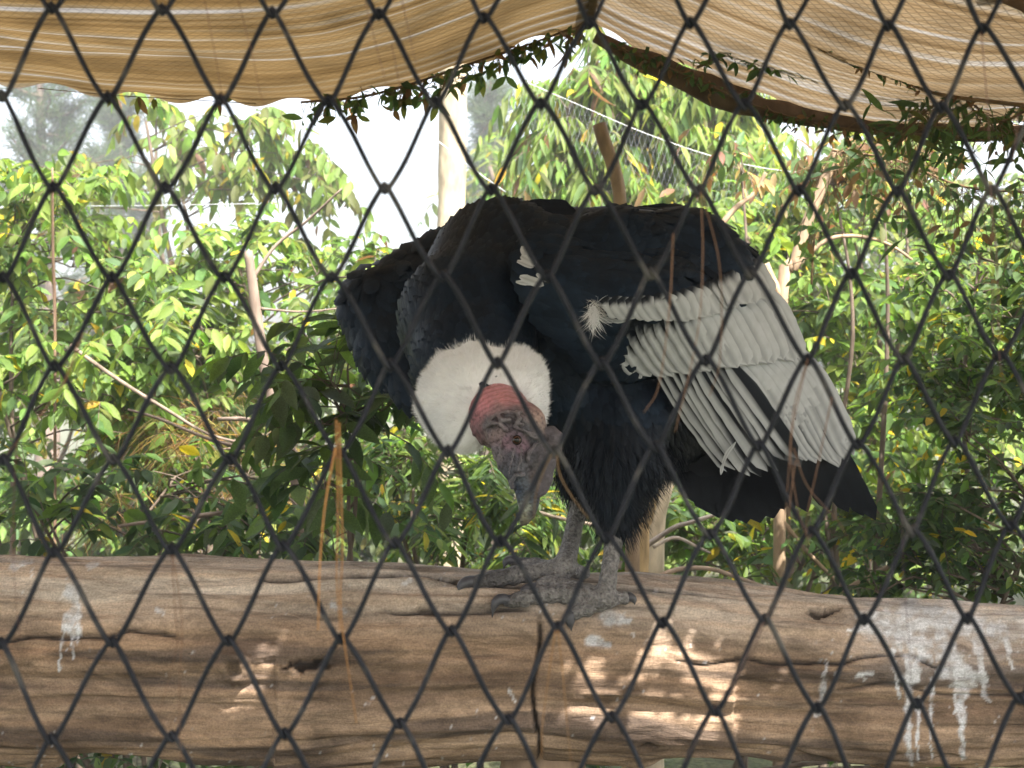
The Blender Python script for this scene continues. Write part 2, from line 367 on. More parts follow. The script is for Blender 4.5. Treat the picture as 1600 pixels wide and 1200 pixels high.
# ------------------------------------------------------------------ wire netting in front (chain link, wires running sideways)
ROWS = [
 (0, [(80, 12), (253, 15), (425, 20), (592, 22), (755, 28), (922, 35), (1078, 36), (1233, 38), (1387, 40), (1535, 45)]),
 (1, [(3, 150), (168, 152), (345, 155), (513, 158), (680, 160), (845, 162), (1003, 163), (1163, 163), (1320, 165), (1470, 168)]),
 (0, [(83, 292), (258, 293), (430, 294), (601, 294), (767, 296), (930, 297), (1092, 298), (1248, 298), (1402, 299), (1550, 298)]),
 (1, [(5, 433), (175, 433), (350, 433), (518, 433), (692, 431), (855, 432), (1017, 428), (1173, 428), (1331, 428), (1483, 430)]),
 (0, [(85, 572), (268, 575), (440, 572), (610, 570), (777, 567), (940, 568), (1103, 563), (1262, 562), (1412, 562), (1563, 556)]),
 (1, [(5, 718), (178, 718), (360, 718), (530, 706), (700, 705), (867, 705), (1025, 698), (1186, 696), (1340, 695), (1493, 690)]),
 (0, [(84, 862), (268, 858), (442, 853), (617, 848), (782, 846), (948, 841), (1110, 835), (1267, 831), (1426, 830), (1580, 822)]),
 (1, [(2, 1005), (176, 1003), (357, 1001), (534, 998), (706, 986), (871, 980), (1036, 973), (1195, 968), (1350, 968), (1512, 966)]),
 (0, [(80, 1155), (269, 1151), (445, 1146), (625, 1130), (795, 1124), (956, 1120), (1118, 1110), (1278, 1106), (1433, 1099), (1594, 1091)]),
]
FD = 1.10
def make_fence():
    EXTRA = 6
    grid = []
    for par, r in ROWS:
        r = list(r)
        for k in range(EXTRA):
            r.insert(0, (r[0][0]-172+random.uniform(-4, 4), r[0][1]+random.uniform(-2, 3)))
        for k in range(EXTRA):
            r.append((r[-1][0]+155+random.uniform(-4, 4), r[-1][1]+random.uniform(-3, 2)))
        grid.append((par, r))
    for k in range(5):
        par, r = grid[1]; grid.insert(0, (par, [(x+random.uniform(-3, 3), y-281-2+random.uniform(-3, 3)) for x, y in r]))
        par, r = grid[-2]; grid.append((par, [(x+random.uniform(-3, 3), y+289+random.uniform(-3, 3)) for x, y in r]))
    m, nt, out = new_mat('black_coated_wire')
    tc = node(nt, 'ShaderNodeTexCoord'); nz = node(nt, 'ShaderNodeTexNoise', Scale=28.0, Detail=6.0); nz2 = node(nt, 'ShaderNodeTexNoise', Scale=420.0, Detail=2.0)
    nt.links.new(tc.outputs['Object'], nz.inputs[0]); nt.links.new(tc.outputs['Object'], nz2.inputs[0])
    c = ramp(nt, nz.outputs[0], [(0.42, (0.010, 0.012, 0.018)), (0.58, (0.018, 0.020, 0.028)), (0.70, (0.085, 0.08, 0.075))])
    p = node(nt, 'ShaderNodeBsdfPrincipled'); p.inputs['Specular IOR Level'].default_value = .22
    nt.links.new(c, p.inputs['Base Color']); nt.links.new(ramp(nt, nz2.outputs[0], [(0.35, .38), (0.65, .62)]), p.inputs['Roughness'])
    b = node(nt, 'ShaderNodeBump', Strength=.7, Distance=.0012); nt.links.new(nz2.outputs[0], b.inputs['Height']); nt.links.new(b.outputs[0], p.inputs['Normal'])
    nt.links.new(p.outputs[0], out.inputs[0])
    root = empty('wire_fence', (0, FD, 0), 'black coated chain link netting with large diamonds in front of the bird', 'fence')
    rad = 0.0022; a = rad*.95; hook = 8.5/FPX*FD
    for k in range(len(grid)-1):
        (p0, top), (p1, bot) = grid[k], grid[k+1]
        allk = sorted([(x, y, 1) for x, y in top]+[(x, y, 0) for x, y in bot])
        pts = []
        for q in range(len(allk)-1):
            (xa, ya, ta), (xb, yb, tb) = allk[q], allk[q+1]
            if ta == tb: continue
            A = P(xa, ya, FD)+np.array((0, 0, hook if ta else -hook)); B = P(xb, yb, FD)+np.array((0, 0, hook if tb else -hook))
            off = -a if ta else a                      # going down: in front, going up: behind
            bow = random.uniform(-.0022, .0022); dv = B-A
            for t in (0.0, .03, .075, .14, .25, .4, .55, .7, .82, .89, .94, .975):
                pts.append((A[0]+dv[0]*(t+.030*math.sin(2*math.pi*t))+bow*math.sin(math.pi*t), FD+off*min(1, t/.03)*min(1, (1-t)/.03), A[2]+dv[2]*t))
        pts.append(tuple(B))
        pts = np.array(pts)
        # smooth the bends a little
        sm = pts.copy()
        for it in range(1): sm[1:-1] = sm[1:-1]*.6+.2*(sm[:-2]+sm[2:])
        mb = MB(); mb.tube(sm, rad*(1+.10*(vnoise(np.arange(len(sm))*.7, 0, 0, k)-.5)), 8)
        mb.build('wire', m, root)
make_fence()
# ------------------------------------------------------------------ shade cloth canopy
CD = 3.6
LE = [(-900, 90), (-400, 105), (0, 128), (200, 147), (400, 157), (520, 154), (640, 134), (760, 92), (850, 58), (925, 34)]
RE = [(925, 34), (1000, 74), (1160, 142), (1330, 190), (1450, 200), (1600, 198), (2000, 190), (2500, 170)]
def edge_xz(E, t):
    e = np.array([P(x, y, CD) for x, y in E]); s = spline(e, 400); x = s[:, 0]; 
    xx = x[0]+(x[-1]-x[0])*t; return xx, np.interp(xx, x, s[:, 2])
def cloth_mat(name, right):
    m, nt, out = new_mat(name)
    uv = node(nt, 'ShaderNodeAttribute', attribute_name='UVc')
    mp = node(nt, 'ShaderNodeMapping'); mp.inputs['Scale'].default_value = (.10, 6.0, 1); nt.links.new(uv.outputs['Vector'], mp.inputs[0])
    n1 = node(nt, 'ShaderNodeTexNoise', Scale=1.6, Detail=2.5, Roughness=.5); nt.links.new(mp.outputs[0], n1.inputs[0])
    mp2 = node(nt, 'ShaderNodeMapping'); mp2.inputs['Scale'].default_value = (.5, 45, 1); nt.links.new(uv.outputs['Vector'], mp2.inputs[0])
    n2 = node(nt, 'ShaderNodeTexNoise', Scale=1.2, Detail=4.0); nt.links.new(mp2.outputs[0], n2.inputs[0])
    if right: stops = [(0.30, (.20, .13, .062)), (0.42, (.31, .215, .115)), (0.54, (.35, .26, .155)), (0.62, (.42, .36, .28)), (0.70, (.48, .47, .46))]
    else: stops = [(0.30, (.15, .092, .036)), (0.42, (.25, .160, .066)), (0.54, (.30, .205, .095)), (0.61, (.32, .25, .155)), (0.70, (.46, .44, .42))]
    c = ramp(nt, n1.outputs[0], stops)
    c = mixrgb(nt, 'MULTIPLY', 1.0, c, ramp(nt, n2.outputs[0], [(0.3, .42), (0.7, .72)]))
    n3 = node(nt, 'ShaderNodeTexNoise', Scale=1.7, Detail=5.0); nt.links.new(uv.outputs['Vector'], n3.inputs[0]); c = mixrgb(nt, 'MULTIPLY', 1.0, c, ramp(nt, n3.outputs[0], [(0.32, .62), (0.55, 1.0), (0.7, 1.1)]))      # old water stains
    # woven net: two crossing sets of strands
    def strands(rot, sc):
        q = node(nt, 'ShaderNodeMapping'); q.inputs['Rotation'].default_value = (0, 0, rot); q.inputs['Scale'].default_value = (sc, sc, sc); nt.links.new(uv.outputs['Vector'], q.inputs[0])
        w = node(nt, 'ShaderNodeTexWave', Scale=1.0, Distortion=1.2, Detail=1.0); w.inputs['Detail Scale'].default_value = .6; nt.links.new(q.outputs[0], w.inputs[0]); return w.outputs['Fac']
    a, b = strands(math.radians(38), 5.5), strands(math.radians(-38), 5.5)
    mn = node(nt, 'ShaderNodeMath', operation='MINIMUM'); nt.links.new(a, mn.inputs[0]); nt.links.new(b, mn.inputs[1])
    c = mixrgb(nt, 'MULTIPLY', 1.0, c, ramp(nt, mn.outputs[0], [(0.0, .60 if right else .80), (0.16, 1.0)]))
    d = node(nt, 'ShaderNodeBsdfDiffuse'); t = node(nt, 'ShaderNodeBsdfTranslucent'); mx = node(nt, 'ShaderNodeMixShader'); mx.inputs[0].default_value = .34
    bp = node(nt, 'ShaderNodeBump', Strength=.5, Distance=.004); nt.links.new(n2.outputs[0], bp.inputs['Height'])
    for s in (d, t): nt.links.new(c, s.inputs[0]); nt.links.new(bp.outputs[0], s.inputs['Normal'])
    nt.links.new(d.outputs[0], mx.inputs[1]); nt.links.new(t.outputs[0], mx.inputs[2]); nt.links.new(mx.outputs[0], out.inputs[0])
    return m
# sun spots on the log; openings are added to the cloth out of view for them
SPOTS = [((1040, 1075), .12, .10), ((1075, 1150), .06, .04), ((405, 1045), .05, .035)]
def cloth_height(E, x): 
    xx, zz = edge_xz(E, np.linspace(0, 1, 300)); return np.interp(x, xx, zz)
def make_cloth(E, right, label):
    nu, nv = 420, 320
    u = np.linspace(0, 1, nu); x, z = edge_xz(E, u)
    d = np.linspace(CD, -0.75, nv)
    X, D = np.meshgrid(x, d, indexing='ij'); Zb = np.tile(z[:, None], (1, nv))
    s = (CD-D)
    ripple = (fbm(X*1.3, D*5, 0*X, 2, 3+right)-.5)*0.05*np.clip(s/.5, 0, 1)+(fbm(X*5, D*1.2, 0*X, 2, 9)-.5)*.018
    sag = -0.03*np.sin(np.clip(s/3.4, 0, 1)*math.pi)
    Z = Zb+ripple+sag+.02*np.clip(s, 0, 3)
    lip = np.exp(-s/.03)*.012*np.sin(X*31)     # uneven hem
    Z = Z+lip; Y = D+np.exp(-s/.05)*(fbm(X*4, 0*X, 0*X, 3, 17)-.5)*.06
    i = np.arange(nu*nv).reshape(nu, nv)
    f = np.stack([i[:-1, :-1], i[1:, :-1], i[1:, 1:], i[:-1, 1:]], -1).reshape(-1, 4)
    V = np.stack([X, Y, Z], -1).reshape(-1, 3)
    cen = V[f].mean(1); keep = np.ones(len(f), bool)
    for (px, py), ra, rb in SPOTS:
        if ra == 0: continue
        q = log_point(px, py); k = (cen[:, 2].mean()-q[2])/SUN_DIR.z; hx, hy = q[0]+SUN_DIR.x*k, q[1]+SUN_DIR.y*k
        zl = float(cloth_height(E, hx)); k = (zl+.02-q[2])/SUN_DIR.z; hx, hy = q[0]+SUN_DIR.x*k, q[1]+SUN_DIR.y*k
        q2 = ((cen[:, 0]-hx)/ra)**2+((cen[:, 1]-hy)/rb)**2      # ragged opening added to let the sun spot through, fuller towards the middle
        keep &= ~(fbm(cen[:, 0]*26, cen[:, 1]*26, 0*cen[:, 0], 3, 23) > .44+.16*q2)
    o = link_mesh('shade_cloth', V, f[keep], cloth_mat('shade_cloth_right' if right else 'shade_cloth_left', right))
    at = o.data.attributes.new('UVc', 'FLOAT_VECTOR', 'POINT'); uvw = np.stack([X*3.0, D*3.0, 0*X], -1).reshape(-1, 3).astype(np.float32); at.data.foreach_set('vector', uvw.ravel())
    tag(o, label, 'shade cloth', 'shade cloth sheets overhead')
make_cloth(LE, 0, 'brown and white striped woven shade cloth sagging at upper left')
make_cloth(RE, 1, 'tan woven shade cloth sloping down at upper right over the vines')
def make_poles():
    mb = MB(); e = [P(930, 58, CD-.01), P(1000, 92, CD-.02), P(1160, 160, CD-.03), P(1250, 182, CD-.03), P(1340, 192, CD-.03), P(1480, 205, CD-.02), P(1620, 206, CD), P(2100, 200, CD)]
    s = spline(e, 90); tt = np.linspace(0, 1, 90)
    mb.tube(s, .015+.017*np.exp(-((tt-.27)/.14)**2)+.006*tt, 12, (.10, .066, .042), lump=.6, seed=4)
    tag(mb.build('canopy_pole', M['bark']), 'crooked dark brown pole along the hem of the right shade cloth', 'pole')
    mb = MB(); mb.tube(spline([(.19, CD+.02, ZC+.93), (.215, 2.4, ZC+.965), (.22, .8, ZC+1.0), (.22, -.75, ZC+1.01)], 40), .02, 10, (.14, .09, .05), lump=.2)
    tag(mb.build('canopy_pole', M['bark']), 'ridge pole between the two shade cloths, running towards the camera', 'pole')
    mb = MB(); mb.tube(spline([P(1540, -22, 2.45), P(1600, 4, 2.42), P(1700, 40, 2.38), P(2300, 60, 2.3)], 30), .014, 10, (.12, .07, .04), lump=.2)
    tag(mb.build('canopy_pole', M['bark']), 'short dark pole end crossing the top right corner', 'pole')
    for x, y, lab in ((-2.9, CD, 'left far'), (2.9, CD, 'right far'), (-2.9, -.65, 'left rear'), (2.9, -.65, 'right rear')):
        mb = MB(); mb.tube([(x+.01*math.sin(z*5), y, z) for z in np.linspace(-.1, 2.35, 14)], .05, 12, (.22, .15, .1), lump=.15)
        tag(mb.build('canopy_post', M['bark']), 'upright timber post at the %s corner of the canopy' % lab, 'post', 'corner posts of the canopy')
make_poles()
# ------------------------------------------------------------------ condor: continuous body from a smooth distance field
def surface_nets(lo, hi, h, fn):
    n = np.ceil((np.asarray(hi)-np.asarray(lo))/h).astype(int)+1
    ax = [lo[k]+h*np.arange(n[k]) for k in range(3)]
    X, Y, Z = np.meshgrid(*ax, indexing='ij')
    # evaluate coarsely first, finely only near the surface
    st = 4; pts = np.stack([X, Y, Z], -1); cidx = [np.unique(np.append(np.arange(0, n[k], st), n[k]-1)) for k in range(3)]
    Sc = fn(pts[np.ix_(*cidx)].reshape(-1, 3)).reshape([len(c) for c in cidx])
    near = [np.clip(np.round(np.arange(n[k])/st).astype(int), 0, len(cidx[k])-1) for k in range(3)]
    S = Sc[np.ix_(*near)].copy(); m0 = np.abs(S) < st*h*1.9+.004
    S[m0] = fn(pts[m0])
    I = S < 0
    cs = [(a, b, c) for a in (0, 1) for b in (0, 1) for c in (0, 1)]
    sl = lambda A, o: A[o[0]:n[0]-1+o[0], o[1]:n[1]-1+o[1], o[2]:n[2]-1+o[2]]
    cnt = sum(sl(I, o).astype(int) for o in cs); act = (cnt > 0) & (cnt < 8)
    idx = -np.ones(act.shape, int); ids = np.argwhere(act); idx[act] = np.arange(len(ids))
    acc = np.zeros((len(ids), 3)); w = np.zeros(len(ids))
    cv = {o: S[ids[:, 0]+o[0], ids[:, 1]+o[1], ids[:, 2]+o[2]] for o in cs}
    for o in cs:
        for k in range(3):
            if o[k] == 0:
                q = list(o); q[k] = 1; q = tuple(q); a, b = cv[o], cv[q]; m = (a < 0) != (b < 0)
                t = np.where(m, a/(a-b+1e-12*(a == b)), 0); p = np.tile(np.array(o, float), (len(ids), 1)); p[:, k] = t
                acc[m] += p[m]; w[m] += 1
    V = np.asarray(lo)+(ids+acc/w[:, None])*h
    F = []
    for k in range(3):
        a, b = (k+1) % 3, (k+2) % 3
        s0 = [slice(1, n[q]-1) for q in range(3)]; s0[k] = slice(0, n[k]-1); s1 = list(s0); s1[k] = slice(1, n[k])
        ch = I[tuple(s0)] != I[tuple(s1)]; e = np.argwhere(ch); off = np.array([1, 1, 1]); off[k] = 0; e = e+off
        ins = I[e[:, 0], e[:, 1], e[:, 2]]
        def cell(da, db):
            c = e.copy(); c[:, a] -= da; c[:, b] -= db; return idx[c[:, 0], c[:, 1], c[:, 2]]
        q = np.stack([cell(1, 1), cell(0, 1), cell(0, 0), cell(1, 0)], -1)
        q[~ins] = q[~ins][:, ::-1]; F.append(q)
    return V, np.vstack(F)
def cone_sdf(p, a, b, ra, rb, flat=1.0):
    q = p-a; d = b-a
    if flat != 1.0: q = q*np.array((1, 1/flat, 1)); d = d*np.array((1, 1/flat, 1))
    t = np.clip(q@d/(d@d+1e-12), 0, 1); r = ra+(rb-ra)*t
    return np.linalg.norm(q-t[:, None]*d, axis=1)-r
def chain(pts, flat=1.0):
    """pts: (px, py, depth, radius px) -> list of round cones"""
    o = []; c = [(P(x, y, d), r*d/FPX) for x, y, d, r in pts]
    if len(c) == 1: c = c*2
    for (a, ra), (b, rb) in zip(c[:-1], c[1:]): o.append((a, b+1e-6, ra, rb, flat))
    return o
def field(prims, k):
    def fn(p):
        S = None
        for (a, b, ra, rb, fl) in prims:
            s = cone_sdf(p, a, b, ra, rb, fl)
            if S is None: S = s
            else:
                h = np.clip(.5+.5*(S-s)/k, 0, 1); S = S+(s-S)*h-k*h*(1-h)
        return S
    return fn
def bounds(prims, pad):
    a = np.array([q for pr in prims for q in (pr[0], pr[1])]); r = max(max(pr[2], pr[3]) for pr in prims)
    lo = np.min([np.minimum(pr[0], pr[1])-max(pr[2], pr[3]) for pr in prims], axis=0)-pad; hi = np.max([np.maximum(pr[0], pr[1])+max(pr[2], pr[3]) for pr in prims], axis=0)+pad
    return lo, hi
def vnormals(V, F):
    n = np.zeros_like(V); fn_ = np.cross(V[F[:, 2]]-V[F[:, 0]], V[F[:, 3]]-V[F[:, 1]])
    for k in range(4): np.add.at(n, F[:, k], fn_)
    return norm(n)
BLACK = np.array((.0042, .0074, .0128))

# ---- torso, neck, wing bulk, thighs
TORSO = []
TORSO += chain([(785, 432, 2.70, 116), (738, 505, 2.58, 106), (742, 575, 2.49, 88), (757, 625, 2.42, 58)])
TORSO += chain([(800, 430, 2.78, 108), (960, 447, 2.86, 115), (1080, 470, 2.92, 98), (1150, 560, 2.98, 62)])
TORSO += chain([(868, 425, 2.53, 70), (960, 430, 2.53, 96), (1060, 436, 2.56, 102), (1105, 450, 2.61, 88)], .55)
TORSO += chain([(880, 480, 2.54, 56), (955, 520, 2.54, 64), (1010, 520, 2.56, 60)], .55)
TORSO += chain([(840, 560, 2.62, 80), (905, 640, 2.66, 76), (965, 680, 2.70, 78)])
TORSO += chain([(592, 482, 2.80, 58), (622, 545, 2.76, 56), (652, 602, 2.70, 34)], .8)
TORSO += chain([(600, 475, 2.83, 58), (700, 445, 2.86, 82)])
TORSO += chain([(970, 640, 2.64, 84), (968, 730, 2.58, 62), (964, 795, 2.55, 34), (959, 832, 2.535, 18)])
TORSO += chain([(905, 680, 2.70, 54), (904, 745, 2.68, 27), (908, 785, 2.665, 15)])
TORSO += chain([(1000, 655, 2.76, 88), (1060, 655, 2.86, 78), (1130, 690, 2.93, 48)])
lo, hi = bounds(TORSO, .03)
tV, tF = surface_nets(lo, hi, .0085, field(TORSO, .028)); tN = vnormals(tV, tF)

# ---- head and bare neck
HK = 1/5.215
def hp(cx, cy, d, r): return (700+cx*HK, 600+cy*HK, d, r*HK)
HD = 2.30
HEAD = chain([hp(300, 60, 2.44, 250), hp(400, 250, 2.37, 255), hp(520, 330, HD+.01, 228)], 1.0)
HEAD += chain([hp(560, 410, HD, 226), hp(580, 540, HD, 200), hp(590, 640, HD-.004, 168), hp(615, 740, HD-.008, 132)], .72)
HEAD += chain([hp(640, 330, HD, 160), hp(690, 430, HD, 130)], .72)
LOWB = chain([hp(640, 770, HD-.008, 128), hp(652, 880, HD-.008, 96), hp(655, 970, HD-.008, 78), hp(648, 1050, HD-.008, 58), hp(625, 1112, HD-.008, 32), hp(600, 1146, HD-.008, 13)], .62)
COMB = chain([hp(845, 395, HD-.010, 60), hp(880, 440, HD-.012, 60), hp(858, 540, HD-.012, 60), hp(800, 640, HD-.012, 70), hp(780, 760, HD-.012, 72), hp(752, 850, HD-.012, 62), hp(735, 890, HD-.012, 34)], .5)
FOLDS = []
def fold(pts, r, dz=-.038):
    FOLDS.extend(chain([hp(x+random.uniform(-5, 5), y+random.uniform(-5, 5), HD+dz+z, r*random.uniform(.6, 1.0)) for x, y, z in pts]))
fold([(300, 355, .018), (370, 320, .006), (430, 330, 0), (480, 380, -.002)], 20)
fold([(330, 300, .010), (400, 240, .006), (480, 215, .004), (560, 235, .002), (600, 215, .004)], 17)
fold([(400, 250, .006), (440, 290, 0), (500, 290, -.002)], 24)
fold([(565, 220, .004), (580, 280, -.002), (555, 320, -.003), (610, 330, -.002)], 18)
fold([(550, 345, -.002), (620, 385, -.003), (700, 415, .003), (760, 425, .008)], 18)
fold([(640, 390, -.002), (700, 440, .002), (750, 445, .008)], 15)
fold([(770, 440, .010), (700, 500, .006), (660, 560, .002), (650, 620, .002)], 19)
fold([(545, 520, -.005), (520, 600, -.003), (500, 690, .001), (490, 760, .006)], 13)
fold([(600, 520, -.004), (590, 620, -.002), (570, 700, .001)], 14)
fold([(620, 735, .006), (545, 745, .006), (515, 800, .012), (520, 850, .018)], 17)
fold([(440, 420, -.002), (420, 520, .002), (430, 620, .008)], 12)
EYEC = P(*hp(562, 457, HD-.044, 0)[:3])
SOCK = hp(562, 457, HD-.050, 44)
base_h, low_h, comb_h, fold_h = field(HEAD, .012), field(LOWB, .008), field(COMB, .006), field(FOLDS, .002)
def head_fn(p):
    s = base_h(p); x, y = pix(p); cx, cy = (x-700)/HK, (y-600)/HK
    # ringed creases of the bare neck, wrinkles of the face
    nd = np.hypot(cx-520, (cy-520)*1.05)
    ring = np.sin(nd/5.6+6.5*fbm(cx/80, cy/55, 0*cx, 2, 4))*sstep(270, 330, nd)*.0004
    wr = (fbm(cx/34, cy/60, p[:, 1]*60, 3, 6)-.5)*.0075*sstep(380, 300, nd)
    s = s-ring-wr
    k = .006; t = low_h(p); h = np.clip(.5+.5*(s-t)/k, 0, 1); s = s+(t-s)*h-k*h*(1-h)
    k = .005; t = comb_h(p)-(fbm(cx/60, cy/60, 0*cx, 2, 8)-.5)*.005; h = np.clip(.5+.5*(s-t)/k, 0, 1); s = s+(t-s)*h-k*h*(1-h)
    k = .0045; t = fold_h(p)-(fbm(cx/28, cy/28, 0*cx, 2, 9)-.5)*.003; h = np.clip(.5+.5*(s-t)/k, 0, 1); s = s+(t-s)*h-k*h*(1-h)
    e = np.linalg.norm((p-P(*SOCK[:3]))*np.array((1, .9, 1)), axis=1)-SOCK[3]*SOCK[2]/FPX*1.02
    s = np.maximum(s, -e)
    n2 = np.linalg.norm((p-P(*hp(668, 690, HD-.030, 0)[:3]))*np.array((1, .5, .8)), axis=1)-.0042
    return np.maximum(s, -n2)
lo, hi = bounds(HEAD+LOWB+COMB, .008)
hV, hF = surface_nets(lo, hi, .0021, head_fn)
def head_col(V):
    x, y = pix(V); cx, cy = (x-700)/HK, (y-600)/HK
    K = lin(222, 218, 214)
    al = lambda r, g, b: np.array([a/k*.8 for a, k in zip(lin(r, g, b), K)])
    stops = [((300, 150), al(188, 124, 130)), ((220, 280), al(168, 108, 114)), ((450, 110), al(192, 130, 134)), ((560, 130), al(176, 122, 126)), ((200, 380), al(142, 96, 102)), ((650, 170), al(130, 100, 100)), ((430, 210), al(140, 112, 114)), ((560, 200), al(112, 98, 102)),
             ((470, 270), al(92, 84, 90)), ((330, 330), al(100, 88, 92)), ((600, 280), al(112, 100, 102)), ((730, 290), al(178, 146, 132)), ((700, 230), al(150, 126, 120)), ((790, 330), al(158, 132, 124)), ((640, 360), al(90, 84, 88)), ((700, 450), al(84, 78, 82)),
             ((400, 400), al(158, 128, 126)), ((480, 480), al(162, 122, 134)), ((600, 500), al(156, 116, 128)), ((560, 400), al(130, 104, 114)), ((420, 560), al(126, 110, 116)), ((520, 600), al(104, 94, 104)), ((580, 680), al(112, 104, 110)), ((480, 740), al(96, 92, 102)),
             ((680, 600), al(82, 74, 80)), ((740, 640), al(86, 74, 74)), ((860, 420), al(82, 74, 78)), ((900, 480), al(110, 84, 78)), ((850, 600), al(84, 80, 90)), ((790, 780), al(70, 68, 78)), ((720, 760), al(92, 72, 68)),
             ((600, 800), al(104, 104, 114)), ((570, 860), al(62, 70, 92)), ((590, 940), al(78, 84, 98)), ((655, 930), al(80, 82, 92)), ((610, 985), al(140, 138, 128)), ((640, 1010), al(190, 186, 166)), ((615, 1080), al(160, 150, 126)), ((680, 1060), al(84, 80, 80)), ((620, 1130), al(98, 86, 72)), ((700, 950), al(74, 74, 84)), ((710, 1030), al(66, 66, 74)), ((740, 900), al(64, 62, 70))]
    num = np.zeros((len(V), 3)); den = np.zeros(len(V))
    for (sx, sy), c in stops:
        w = 1/(((cx-sx)**2+(cy-sy)**2)+900.0)**2.0; num += w[:, None]*c; den += w
    c = num/den[:, None]
    m = fbm(cx/16, cy/16, V[:, 1]*200, 3, 12); dk = sstep(.52, .66, m)[:, None]*.6*sstep(150, 260, cy)[:, None]
    nd = np.hypot(cx-520, (cy-520)*1.05); cr = (sstep(.1, -.9, np.sin(nd/5.6+6.5*fbm(cx/80, cy/55, 0*cx, 2, 4)))*sstep(270, 330, nd)*.26)[:, None]  # cr puts the shade of the neck creases into the skin colour
    c = c*(1-dk)*(1-cr*np.array((.7, 1, 1)))
    gr = sstep(215, 330, cy)[:, None]; c = c*(1-gr*.22)*(1-gr*np.array((.12, .02, 0)))
    fm = sstep(.0022, .0004, fold_h(V))[:, None]; fc = al(112, 104, 106)*(.65+.9*fbm(cx/14, cy/14, 0*cx, 2, 19))[:, None]; c = c*(1-.5*fm)+fc*.5*fm; cz = (sstep(.0008, .0022, fold_h(V))*sstep(.0062, .0030, fold_h(V)))[:, None]; c = c*(1-.5*cz)  # cz puts crease shade beside the folds into the skin colour
    cm = sstep(.0035, .0, comb_h(V))[:, None]; cb = al(84, 77, 82)*(.6+.8*fbm(cx/22, cy/22, 0*cx, 3, 20))[:, None]; return c*(1-cm)+cb*cm

# ---- legs and feet
LEGS, FEET = [], []
def toe(pts):
    """pts (px, py, radius px) lying on the log"""
    return [(x, y, rest_depth(x, y, r*2.55/FPX), r) for x, y, r in pts]
ND = rest_depth(945, 938, .02); FDP = rest_depth(880, 893, .02)
FEET += chain([(963, 800, 2.55, 14), (958, 850, (2.55+ND)/2, 13.5), (950, 905, ND+.005, 13), (945, 932, ND, 18)])
FEET += chain([(943, 934, ND, 17)]+toe([(905, 932, 15), (880, 928, 14), (845, 930, 13), (815, 936, 12), (795, 940, 9.5)]))
FEET += chain([(943, 938, ND, 15)]+toe([(915, 950, 13), (896, 958, 11)]))
FEET += chain([(938, 930, ND, 13)]+toe([(885, 915, 11), (855, 912, 10), (832, 920, 8)]))
FEET += chain([(950, 936, ND, 13)]+toe([(975, 934, 10)]))
FEET += chain([(908, 760, 2.67, 15), (900, 810, 2.655, 13.5), (889, 860, (2.64+FDP)/2, 14), (882, 884, FDP, 19)])
FEET += chain([(880, 888, FDP, 17)]+toe([(845, 893, 15), (805, 899, 14), (775, 904, 13), (745, 910, 11)]))
FEET += chain([(870, 890, FDP+.01, 13), (835, 884, FDP+.02, 12), (805, 879, FDP+.03, 9)])
FEET += chain([(880, 892, FDP, 14)]+toe([(858, 908, 11), (842, 918, 9)]))
FEET += chain([(885, 888, FDP, 13)]+toe([(912, 895, 10)]))
foot_f = field(FEET, .006)
def leg_fn(p):
    s = foot_f(p); x, y = pix(p)
    toe = sstep(875, 905, y)
    scute = np.sin(x/3.1+.3*np.sin(y/5))*toe*.0011
    return s-scute-(fbm(p[:, 0]*140, p[:, 1]*140, p[:, 2]*140, 2, 14)-.5)*.0013
lo, hi = bounds(FEET, .006)
fV, fF = surface_nets(lo, hi, .0025, leg_fn)
def leg_col(V):
    x, y = pix(V); g = fbm(V[:, 0]*160, V[:, 1]*160, V[:, 2]*160, 2, 15)
    pale = np.array((.27, .258, .25)); dark = np.array((.085, .080, .082)); far = (V[:, 1] > 2.585)
    tip = sstep(900, 800, x+60*(V[:, 1] < 2.585))
    k = np.clip(.18+.9*tip+.18*far+(g-.5)*.7+.25*sstep(860, 900, y), 0, 1)[:, None]
    c = pale*(1-k)+dark*k
    sp = sstep(.58, .68, vnoise(V[:, 0]*420, V[:, 1]*420, V[:, 2]*420, 16))[:, None]*.5; return c*(1-sp)+np.array((.02, .02, .022))*sp
FOOT = log_point(945, 950)
condor = empty('condor', (FOOT[0], FOOT[1], FOOT[2]), 'black condor with white ruff and bare pink head bowing on the log', 'condor')
nt_, nh_ = len(tV), len(hV)
V = np.vstack([tV, hV, fV]); F = np.vstack([tF, hF+nt_, fF+nt_+nh_])
C = np.vstack([np.tile(BLACK*.8, (nt_, 1)), head_col(hV), leg_col(fV)])
mi = np.concatenate([np.zeros(len(tF), int), np.ones(len(hF), int), np.full(len(fF), 2)])
body = link_mesh('body', V, F, [M['plume'], M['skin'], M['leg']], condor, C, mat_idx=mi)
tag(body, 'black feathered body with bare wrinkled pink and grey head')

